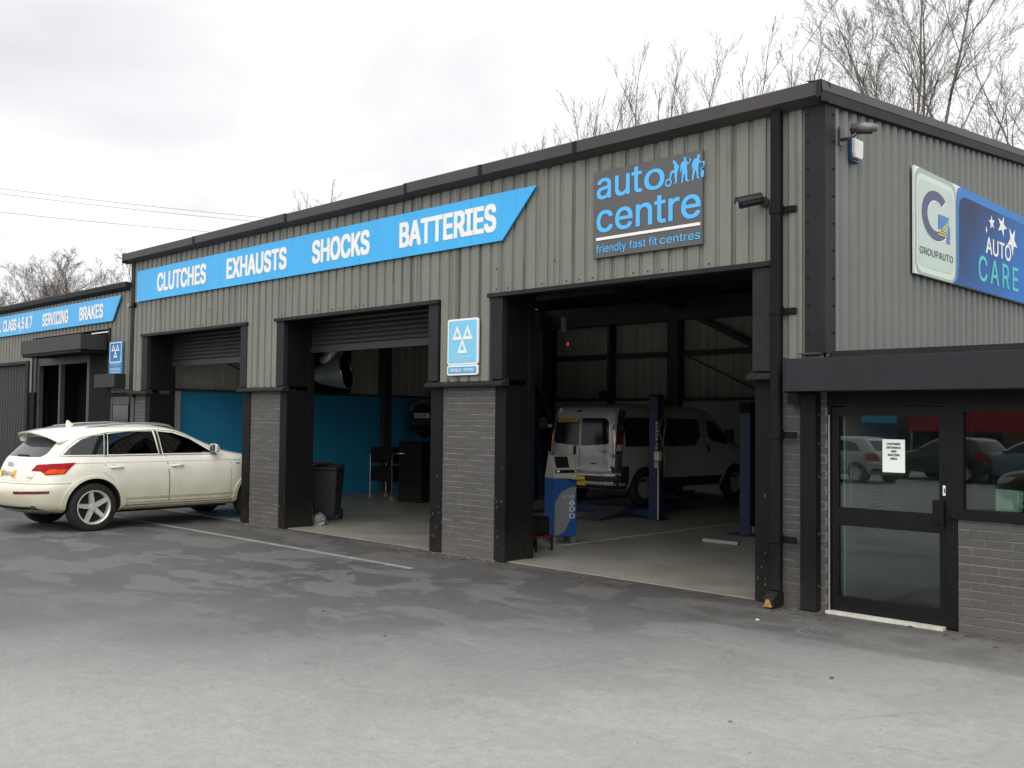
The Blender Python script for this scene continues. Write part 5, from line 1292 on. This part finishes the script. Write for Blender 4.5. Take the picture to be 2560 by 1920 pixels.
patch('screen', [(-.17, .10), (.10, .10), (.10, .30), (-.17, .30)], slope, .004, 0, mat('dead screen', (.012, .016, .014), .1), con, res=.2, smooth=False)
patch('keypad', [(-.20, .005), (.19, .005), (.19, .06), (-.20, .06)], slope, .004, 0, BLACK, con, res=.2, smooth=False)
patch('button_row', [(-.17, .02), (-.11, .02), (-.11, .05), (-.17, .05)], slope, .006, 0, WHITE, con, res=.2, smooth=False)
loc_box('paper_pad', mat('yellowed paper', (.52, .50, .28), .7), .14, .40, .05, .30, 1.004, 1.012, an, 0)
for xx, yy in ((-.15, -.19), (-.15, .19), (.17, -.19), (.17, .19)):
    w_ = MB().cyl((xx - .015, yy, .055), (xx + .015, yy, .055), .055, n=16).build('castor', mat('castor grey', (.12, .12, .12), .5), an, smooth=True, world=False)
    MB().box(xx - .03, xx + .03, yy - .025, yy + .025, .06, .112).build('castor_fork', STEEL, w_, world=False)
an.scale = (.85, .78, .95)
# low dark stand left of the analyser
st_ = thing('parts_stand', 'low red-legged stand with a dark box beside the analyser', 'stand', (-9.35, 1.05, .012))
RDP = mat('red paint', (.085, .010, .010), .6)
MB().box(-9.50, -9.12, .92, 1.28, .20, .23).build('top', RDP, st_)
for xx in (-9.49, -9.15):
    for yy in (.93, 1.25): MB().box(xx, xx + .025, yy, yy + .025, .012, .20).build('leg', BLACK, st_)
tag(MB().box(-9.46, -9.16, .95, 1.25, .232, .48).build('tool_box', BLACK, bevel=.015), 'dark tool box sitting on the red stand', 'box')
# wheelie bin
bn = thing('wheelie_bin', 'dark grey wheelie bin just inside the left jamb of the middle bay', 'bin', (-14.50, 1.28, .012), R(40))
BING = mat('bin plastic', (.022, .023, .024), .5, 0, .2, 5)
b = MB(); b.add([(-.22, -.26, .08), (.22, -.26, .08), (.22, .24, .08), (-.22, .24, .08), (-.29, -.36, .94), (.29, -.36, .94), (.29, .32, .94), (-.29, .32, .94)], [(0, 3, 2, 1), (4, 5, 6, 7), (0, 1, 5, 4), (1, 2, 6, 5), (2, 3, 7, 6), (3, 0, 4, 7)]).build('tub', BING, bn, world=False, bevel=.02)
MB().add([(-.30, -.38, .945), (.30, -.38, .945), (.30, .36, .945), (-.30, .36, .945), (-.27, -.34, 1.0), (.27, -.34, 1.0), (.27, .34, 1.04), (-.27, .34, 1.04)], [(0, 3, 2, 1), (4, 5, 6, 7), (0, 1, 5, 4), (1, 2, 6, 5), (2, 3, 7, 6), (3, 0, 4, 7)]).build('lid', BING, bn, world=False, bevel=.015)
MB().cyl((-.26, .40, .96), (.26, .40, .96), .018, n=8).build('handle', BING, bn, world=False); bn.scale = (.85, .85, .95)
for xx in (-.26, .21): MB().cyl((xx, .24, .10), (xx + .05, .24, .10), .10, n=20).build('wheel', RUBBER, bn, world=False)
bg_ = MB(); random.seed(3); v_ = []; n1, n2 = 10, 7
for i in range(n2 + 1):
    for k in range(n1):
        a = 2 * math.pi * k / n1; ph = math.pi * .5 * i / n2; rr = .16 * math.cos(ph) * random.uniform(.75, 1.15)
        v_.append((-13.93 + rr * math.cos(a), .72 + rr * math.sin(a) * .8, .014 + .20 * math.sin(ph) * random.uniform(.85, 1.1)))
bg_.add(v_, [(i * n1 + k, i * n1 + (k + 1) % n1, (i + 1) * n1 + (k + 1) % n1, (i + 1) * n1 + k) for i in range(n2) for k in range(n1)])
tag(bg_.build('plastic_bag', mat('crumpled clear plastic', (.16, .16, .16), .15, 0, .6, 25)), 'crumpled shiny plastic bag at the foot of the wheelie bin', 'bag')
tag(MB().box(-.30, .02, -.20, .12, .992, 1.015).build('red_tray', RDP), 'shallow red tray lying on the wheelie bin lid', 'tray').matrix_world = Matrix.Translation((-14.50, 1.28, .012)) @ Matrix.Rotation(R(40), 4, 'Z')
# tool trolley
tr = thing('tool_trolley', 'dark tool trolley on chrome legs against the blue wall', 'trolley', (-17.3, 4.9, .012))
for z0, z1 in ((.42, .74), (.82, 1.18)): MB().box(-17.72, -16.95, 4.72, 5.15, z0, z1).build('drawer_case', BLACK, tr, bevel=.01)
for xx in (-17.70, -16.93):
    for yy in (4.70, 5.15):
        l_ = MB().cyl((xx, yy, .10), (xx, yy, 1.0), .013, n=8).build('leg', CHROME, tr, smooth=True)
        MB().cyl((xx - .015, yy, .06), (xx + .015, yy, .06), .048, n=14).build('castor', mat('castor pale', (.3, .3, .3), .4), l_)
MB().tube([(-16.93, 4.70, .9), (-16.93, 4.70, 1.02), (-16.85, 4.70, 1.06), (-16.5, 4.70, 1.06)], .014, 8).build('push_handle', CHROME, tr, smooth='all')
tag(MB().box(-16.85, -16.1, 4.8, 5.5, .012, 1.32).build('tool_cabinet', BLACK, bevel=.02), 'tall black tool cabinet right of the chrome-legged trolley', 'cabinet')
# extraction duct with flared mouth
du = thing('extraction_duct', 'large metal duct with flared oval mouth above the blue wall', 'duct', (-18.6, 4.3, 2.4))
DUCT = mat('galvanised duct', (.42, .43, .41), .35, .4, .2, 4)
ax_ = Vector((.77, .58, .16)).normalized(); mc = Vector((-18.45, 4.52, 2.90))
MB().tube([mc - ax_ * 1.0 + Vector((0, 0, -.10)), mc - ax_ * .7, mc - ax_ * .35, mc], [.10, .19, .31, .42], 24).build('funnel', DUCT, du, smooth=True)
q_ = ax_.orthogonal().normalized(); w_ = ax_.cross(q_)
MB().tube([mc + ax_ * .01 + q_ * math.cos(t * .2618) * .42 + w_ * math.sin(t * .2618) * .42 for t in range(24)], .022, 6, closed=True).build('mouth_rim', CHROME, du, smooth='all')
MB().cyl(mc + ax_ * .004, mc + ax_ * .009, .405, n=24).build('dark_mouth', BLACK, du)
MB().tube([mc - ax_ * .5 + Vector((0, 0, .2)), mc + Vector((-.3, .1, .7)), mc + Vector((-.35, .2, 1.6))], [.2, .16, .16], 14).build('riser', DUCT, du, smooth='all')
MB().box(-19.2, -18.9, 3.7, 5.0, 2.41, 4.2).build('duct_backing', BLACK, du)
hg = thing('hanging_switch', 'pale pendant switch with a red lamp hanging from the roof of the right bay', 'switch', (-12.21, 5, 3.3))
MB().cyl((-12.21, 5, 4.9), (-12.21, 5, 3.78), .010, n=6).build('cable', BLACK, hg)
MB().box(-12.26, -12.16, 4.95, 5.05, 3.50, 3.78).build('body', mat('pale plastic', (.30, .30, .29), .5), hg, bevel=.015)
MB().cyl((-12.12, 5, 3.78), (-12.12, 5, 3.29), .004, n=5).build('cord', BLACK, hg)
MB().box(-12.135, -12.105, 4.985, 5.015, 3.23, 3.29).build('red_lamp', mat('red indicator', (.5, .02, .05), .4, emit=((1, .05, .12), .5)), hg)
tag(MB().prism([(3.74, .013), (3.82, .013), (3.80, .06), (3.76, .06)], 'x', -8.31, -7.70).build('steel_bar', STEEL), 'short bright steel bar lying on the workshop floor', 'bar')
ex = thing('exit_sign', 'small green and black running-man exit plate on the rear wall rail', 'sign', (-17.0, 12.2, 2.44))
MB().box(-17.25, -16.75, 12.24, 12.27, 2.45, 2.66).build('plate', mat('exit green', (.02, .05, .03), .5), ex)

# ------------------------------------------------------------------ cameras and alarm on the walls
CAMM = mat('camera grey', (.055, .052, .050), .35, .3, .15, 8)
c1 = thing('security_camera', 'bullet camera on the front cladding left of the downpipe', 'security camera', (-5.08, -.075, 4.06))
MB().cyl((-5.08, -.075, 4.06), (-5.08, -.105, 4.06), .055, n=16).build('mount', CAMM, c1, smooth=True)
MB().tube([(-5.08, -.10, 4.06), (-5.09, -.16, 4.06), (-5.12, -.19, 4.05)], .016, 8).build('arm', CAMM, c1, smooth='all')
cbd = MB().cyl((-5.08, -.14, 4.075), (-5.20, -.35, 4.01), .047, n=16).build('housing', mat('camera black', (.018, .017, .017), .3, .2), c1, smooth=True)
MB().cyl((-5.08, -.15, 4.10), (-5.215, -.385, 4.028), .050, n=16).build('sunshield', mat('camera black', (.018, .017, .017), .3, .2), cbd, smooth=True)
MB().cyl((-5.212, -.37, 4.005), (-5.217, -.378, 4.003), .032, n=16).build('lens', CHROME, cbd, smooth=True)
c2 = thing('gable_camera', 'grey bullet camera on an arm above the white alarm box', 'security camera', (XR, .25, 4.7))
MB().box(XR + .014, XR + .03, .20, .27, 4.58, 4.76).build('mount', CAMM, c2)
MB().tube([(XR + .03, .235, 4.64), (XR + .10, .245, 4.64), (XR + .17, .26, 4.68)], .018, 8).build('arm', CAMM, c2, smooth='all')
h2 = MB().tube([(XR + .10, .27, 4.72), (XR + .11, .275, 4.725), (XR + .23, .30, 4.715), (XR + .31, .32, 4.70)], [.02, .045, .045, .04], 14).build('housing', CAMM, c2, smooth='all')
MB().tube([(XR + .115, .275, 4.745), (XR + .24, .30, 4.74), (XR + .35, .33, 4.715)], [.045, .045, .036], 14).build('sunshield', mat('camera pale', (.16, .15, .145), .3, .3), h2, smooth='all')
al = thing('alarm_box', 'white alarm sounder with dark blue sides on the gable wall', 'alarm', (XR, .42, 4.5))
AP = [(.42, 4.70), (.64, 4.70), (.635, 4.54), (.615, 4.47), (.45, 4.47), (.425, 4.54)]
MB().prism(AP, 'x', XR + .002, XR + .035).build('base', mat('alarm blue', (.008, .045, .11), .4), al, bevel=.004)
MB().prism([(.432, 4.695), (.628, 4.695), (.623, 4.55), (.606, 4.50), (.46, 4.50), (.437, 4.55)], 'x', XR + .035, XR + .075).build('cover', mat('alarm white', (.70, .72, .66), .4), al, bevel=.008)
c3 = thing('corner_camera', 'small dark spotlight camera at the left corner of the main workshop', 'security camera', (XL + .05, -.09, 4.05))
MB().lathe([(0, 0), (.05, .0), (.055, .06), (.045, .11), (0, .11)], (XL + .17, -.14, 4.07), 16, 'y').build('housing', BLACK, c3, smooth=True)
MB().cyl((XL + .05, -.09, 4.07), (XL + .17, -.10, 4.07), .018, n=8).build('arm', CAMM, c3)
MB().lathe([(0, 0), (.045, .0), (.05, .05), (0, .06)], (XL - .03, -.14, 4.07), 16, 'y').build('sensor', mat('sensor grey', (.25, .25, .25), .3, .3), c3, smooth=True)

# ------------------------------------------------------------------ yard and street behind the photographer (seen mirrored in the glass)
hatchback('parked_silver_car', 'silver hatchback parked across the yard, mirrored in the entrance door', (-12.4, -20.3), 194, (.42, .43, .45), 'cars parked across the yard')
hatchback('parked_dark_car', 'dark blue hatchback parked beyond the silver car, mirrored in the door', (-10.2, -23.2), 199, (.012, .014, .022), 'cars parked across the yard')
hatchback('parked_blue_car', 'pale blue hatchback parked furthest along, mirrored in the office window', (-7.4, -22.4), 203, (.16, .25, .30), 'cars parked across the yard')
hatchback('parked_brown_car', 'dark brown hatchback nearest the office, nose mirrored in the window', (-3.2, -13.6), 176, (.055, .035, .03), 'cars parked across the yard')
shop = thing('shop_terrace', 'brown brick shop terrace across the street, mirrored faintly in the glass', 'shops', (-15, -40, 0))
SB = mat('shop brick', (.13, .075, .055), .85, 0, .2, 3)
MB().box(-55, 18, -46, -40, 0, 5.2).build('wall', SB, shop)
MB().prism([(-46.4, 5.2), (-39.6, 5.2), (-43, 7.0)], 'x', -55, 18).build('roof', mat('slate roof', (.07, .07, .08), .7, 0, .2, 3), shop)
for k in range(9):
    x0 = -54 + k * 8
    f_ = MB().box(x0, x0 + 7, -40.0, -39.9, 2.75, 3.4).build('fascia_board', [mat('shop red', (.30, .01, .015), .5), mat('shop blue', (.03, .10, .22), .5), mat('shop teal', (.03, .20, .24), .5)][k % 3], shop)
    w_ = MB().box(x0 + .2, x0 + 4.8, -39.99, -39.94, .5, 2.6).build('shop_window', PRIV, shop)
    MB().box(x0 + 5.2, x0 + 6.4, -39.99, -39.93, .05, 2.5).build('door', DARKBOX, shop)
    for j in (0, 1): MB().box(x0 + 1 + j * 3, x0 + 2.2 + j * 3, -39.99, -39.94, 3.8, 4.9).build('window', PRIV, shop)
bs = thing('poster_board', 'dark blue poster board with cyan heading at the yard edge', 'sign', (-19, -36, 0))
MB().box(-20.6, -18.9, -36.05, -36, .7, 2.05).build('panel', mat('poster navy', (.02, .03, .10), .5), bs)
MB().box(-20.6, -18.9, -35.995, -35.98, 1.85, 2.25).build('heading', mat('poster cyan', (.05, .35, .55), .5), bs)
for xx in (-20.5, -19.1): MB().box(xx, xx + .1, -36.15, -36.05, 0, 2.2).build('post', STEEL, bs)
rb = thing('red_banner', 'long red banner on posts at the far edge of the yard', 'banner', (-17, -36.5, 0))
MB().box(-18.6, -12, -36.55, -36.5, 1.5, 2.4).build('cloth', mat('banner red', (.32, .012, .02), .6), rb)
for xx in (-18.5, -12.2): MB().box(xx, xx + .1, -36.65, -36.55, 0, 2.5).build('post', STEEL, rb)

# ------------------------------------------------------------------ overhead wires
WIRE = mat('wire grey', (.10, .10, .11), .6)
for i, (a, c, lb) in enumerate((((-62.0, -.2, 14.95), (-33, 28.3, 11.05), 'uppermost of the three overhead wires at the left'), ((-62.0, -.2, 14.65), (-33, 28.3, 10.85), 'middle one of the three overhead wires at the left'), ((-62.0, -.2, 13.50), (-33, 28.3, 10.40), 'lowest of the three overhead wires at the left'))):
    a = Vector(a); c = Vector(c)
    tag(MB().tube([a.lerp(c, t / 24) + Vector((0, 0, -.55 * 4 * (t / 24) * (1 - t / 24) + .0)) for t in range(25)], .010, 5).build('overhead_wire', WIRE), lb, 'wire', 'overhead wires')
tag(MB().tube([(-21.2, 31.0, 18.2), (-16, 30, 23.0)], .014, 5).build('tree_wire', WIRE), 'thin slanting wire crossing in front of the tall right tree', 'wire')

# ------------------------------------------------------------------ bare trees
def bare_tree(label, loc, H, seed, stems=1, upright=.6, levels=(7, 7, 6, 3), base=.22, rad=.1, tone=0, lim=.34, fork=.3, spread=.35, wob=1.0, group='bare trees behind the workshop'):
    """a trunk that forks into `stems` leaders, each with side branches, twigs and fine twigs"""
    rnd = random.Random(seed)
    t = thing('bare_tree', label, 'tree', (loc[0], loc[1], 0), 0, group)
    BARK = mat('bark %d' % tone, [(.15, .135, .118), (.21, .195, .175), (.14, .115, .10)][tone], .9, 0, .25, 4)  # first tone paled: sky glare is put into the bark colour
    big, small = MB(), MB()
    def branch(p, d, L, r, lev):
        n = 7 if lev == 0 else (5 if lev == 1 else 3)
        pts = [p]; rs = [r]; dd = d.copy(); dirs = [d.copy()]
        for i in range(n):
            w = wob * (.07 if lev == 0 else (.11 if lev == 1 else .17))
            dd = (dd + Vector((rnd.gauss(0, w), rnd.gauss(0, w), rnd.gauss(0, w * .5) + .09 * upright))).normalized()
            pts.append(pts[-1] + dd * (L / n)); rs.append(max(r * (1 - .80 * (i + 1) / n), .0045)); dirs.append(dd.copy())
        (big if lev <= 1 else small).tube(pts, rs, 6 if lev == 0 else (4 if lev == 1 else 3))
        if lev < len(levels):
            k = levels[lev]; b0 = base if lev == 0 else .2
            for j in range(k):
                u = b0 + (1 - b0) * (j + rnd.random()) / k
                f = u * n; i = min(int(f), n - 1); q = pts[i].lerp(pts[i + 1], f - i); dr = dirs[min(i + 1, n)]
                ang = rnd.uniform(.40, .85) * (1.25 - .6 * upright)
                az = rnd.uniform(0, 2 * math.pi) if lev > 0 else j * 2.4 + rnd.uniform(-.5, .5)
                o1 = dr.orthogonal().normalized(); o2 = dr.cross(o1)
                nd = (dr * math.cos(ang) + (o1 * math.cos(az) + o2 * math.sin(az)) * math.sin(ang)).normalized()
                if lev == 0: LL = L * lim * (1.25 - .75 * u) * rnd.uniform(.8, 1.15)
                else: LL = L * rnd.uniform(.40, .62) * (1.15 - .5 * u)
                branch(q, nd, LL, max(rs[i] * rnd.uniform(.40, .58), .005), lev + 1)
    p0 = Vector((loc[0], loc[1], -.1)); p1 = Vector((loc[0], loc[1], H * fork))
    big.tube([p0, p0.lerp(p1, .5), p1], [rad * 1.5, rad * 1.25, rad * 1.1], 8)
    for k in range(stems):
        a = 2 * math.pi * k / stems + rnd.uniform(-.4, .4)
        sp = 0 if stems == 1 else spread * rnd.uniform(.6, 1.1)
        L = H * (1 - fork) * (1.0 if k == 0 else rnd.uniform(.78, .98)) * 1.02
        branch(p1 - Vector((0, 0, rad)), Vector((math.cos(a) * sp, math.sin(a) * sp, 1)).normalized(), L, rad * (1.0 if stems == 1 else .75), 0)
    big.build('trunk', BARK, t, recalc=False, smooth='all'); small.build('crown', BARK, t, recalc=False)
    return t
bare_tree('tall spreading bare tree rising behind the gable roof, its top cut off', (-14.9, 28.8), 20.0, 11, stems=5, upright=.75, levels=(10, 8, 6, 3), base=.15, lim=.42, rad=.11, fork=.52, spread=.36)
bare_tree('bare tree second from the right edge behind the gable', (-14.3, 32.6), 15.2, 12, stems=3, upright=.6, levels=(8, 6, 5, 2), base=.2, lim=.42, tone=1, rad=.10, fork=.62, spread=.4)
bare_tree('bare tree at the right edge of the picture behind the gable', (-12.2, 33.4), 17.0, 13, stems=3, upright=.6, levels=(9, 7, 5, 2), base=.2, lim=.42, tone=1, rad=.10, fork=.58, spread=.4)
bare_tree('fine pale bare tree directly behind the front roof corner', (-21.5, 32.0), 19.0, 14, stems=3, upright=.8, levels=(8, 6, 4, 2), base=.15, lim=.38, tone=1, rad=.07, fork=.72, spread=.35)
bare_tree('slender upright sapling just left of the roof corner', (-18.6, 22.5), 15.7, 15, stems=3, upright=1.0, levels=(9, 5, 3), base=.1, lim=.34, rad=.05, fork=.68, spread=.22)
bare_tree('bushy upright sapling above the downpipe end of the roof', (-20.05, 21.2), 14.9, 16, stems=2, upright=1.0, levels=(14, 6, 3), base=.1, lim=.34, rad=.05, fork=.65, spread=.2)
bare_tree('upright sapling with many shoots behind the square grey sign', (-20.9, 20.3), 14.9, 17, stems=3, upright=1.0, levels=(10, 5, 3), base=.1, lim=.34, rad=.05, fork=.66, spread=.2)
bare_tree('tall thin sapling left of the square grey sign, above the roof', (-21.8, 19.4), 14.6, 18, stems=2, upright=1.0, levels=(9, 5, 3), base=.1, lim=.36, rad=.05, fork=.66, spread=.25)
bare_tree('leaning bushy sapling, leftmost of the clump over the right bay', (-22.9, 18.4), 13.5, 19, stems=4, upright=.95, levels=(10, 5, 3), base=.1, lim=.36, rad=.05, fork=.66, spread=.35)
bare_tree('small pale treetop showing over the middle of the roof', (-27.5, 19.5), 13.1, 20, stems=4, upright=.9, levels=(8, 5, 2), base=.2, lim=.34, tone=1, rad=.06, fork=.7, spread=.3)
bare_tree('tiny treetop beside the gutter joint right of mid roof', (-25.3, 19.0), 12.7, 21, stems=3, upright=.9, levels=(8, 5, 2), base=.2, lim=.34, tone=1, rad=.05, fork=.72, spread=.3)
bare_tree('bare treetop above the blue fascia sign, left part of the roof', (-40.2, 18.4), 12.9, 22, stems=5, upright=.85, levels=(8, 5, 2), base=.2, lim=.34, rad=.08, fork=.68, spread=.5)
bare_tree('dense round bare tree above the annexe, next to the main workshop', (-60.2, 15.6), 11.2, 23, stems=9, upright=.55, levels=(11, 9, 6, 3), base=.12, lim=.45, tone=2, rad=.16, fork=.32, spread=.72)
bare_tree('dense bare tree above the annexe at the left edge', (-63.0, 12.2), 10.0, 24, stems=8, upright=.5, levels=(10, 9, 6, 3), base=.12, lim=.45, tone=2, rad=.14, fork=.35, spread=.75)
# litter
tag(MB().box(-4.72, -4.69, -.86, -.84, .002, .012).build('litter_scrap', WHITE), 'tiny white scrap of litter on the tarmac by the entrance', 'litter')

random.seed(21)
b = MB()
def chip(x, y, r, z=0.004):
    a = random.uniform(0, 6.28); k = 4
    b.add([(x + math.cos(a + i * 1.57) * r * random.uniform(.6, 1.2), y + math.sin(a + i * 1.57) * r * random.uniform(.6, 1.2), z) for i in range(4)] + [(x, y, z + r * random.uniform(.4, .9))], [(0, 1, 4), (1, 2, 4), (2, 3, 4), (3, 0, 4)])
for i in range(900):
    x = random.choice((random.uniform(-15, -14), random.uniform(-10.1, -8.9), random.uniform(-5.1, -4.45), random.uniform(-3.3, -1.5), random.uniform(-19, -3)))
    chip(x, -.03 - abs(random.gauss(0, .10)) - (.2 if random.random() < .12 else 0), random.uniform(.004, .011))
for i in range(500): chip(random.uniform(-14, -1), random.uniform(-6, -.3), random.uniform(.003, .007))
tag(b.build('grit', mat('grit', (.16, .14, .12), .9, 0, .5, 9), recalc=False), 'loose grit and chippings along the wall foot', 'grit', kind='stuff')
b = MB()
for i in range(90):
    x, y = random.uniform(-15, -2), -.05 - abs(random.gauss(0, .25)) - (random.uniform(0, 4) if random.random() < .08 else 0)
    a = random.uniform(0, 6.28); L = random.uniform(.018, .04); w = L * .45; c_, s_ = math.cos(a), math.sin(a); z = .004
    b.add([(x - c_ * L, y - s_ * L, z), (x - s_ * w, y + c_ * w, z + .006), (x + c_ * L, y + s_ * L, z + .003), (x + s_ * w, y - c_ * w, z + .007)], [(0, 1, 2), (0, 2, 3)])
tag(b.build('fallen_leaves', mat('dead leaf', (.13, .075, .035), .9, 0, .4, 20), recalc=False), 'scattered dead leaves blown against the wall foot', 'leaves', kind='stuff')
dg_ = thing('drain_grate', 'small dark iron drain grate set in the tarmac before the entrance', 'drain', (-4.05, -.95, 0))
MB().box(-4.22, -3.88, -1.07, -.83, -.02, .007).build('frame', mat('cast iron', (.13, .128, .125), .8, 0, .3, 30), dg_)
for k in range(6): MB().box(-4.19 + k * .053, -4.165 + k * .053, -1.04, -.86, .0, .0085).build('slot', mat('grate slot', (.07, .07, .07), .8), dg_)

random.seed(5)
b = MB()
for a, c in BAYS:
    for xx in (a + .03, c - .21):
        for k in range(9):
            x, z = xx + random.uniform(.01, .18), abs(random.gauss(0, .55)) + .08
            if z > 2.2: continue
            w, h = random.uniform(.004, .014), random.uniform(.006, .05)
            b.add([(x, -.0135, z), (x + w, -.0135, z + random.uniform(-.004, .004)), (x + w * .8, -.0135, z + h), (x + w * .2, -.0135, z + h * .8)], [(0, 1, 2, 3)])
tag(b.build('paint_chips', SCUFF, garage, recalc=False), kind='stuff')
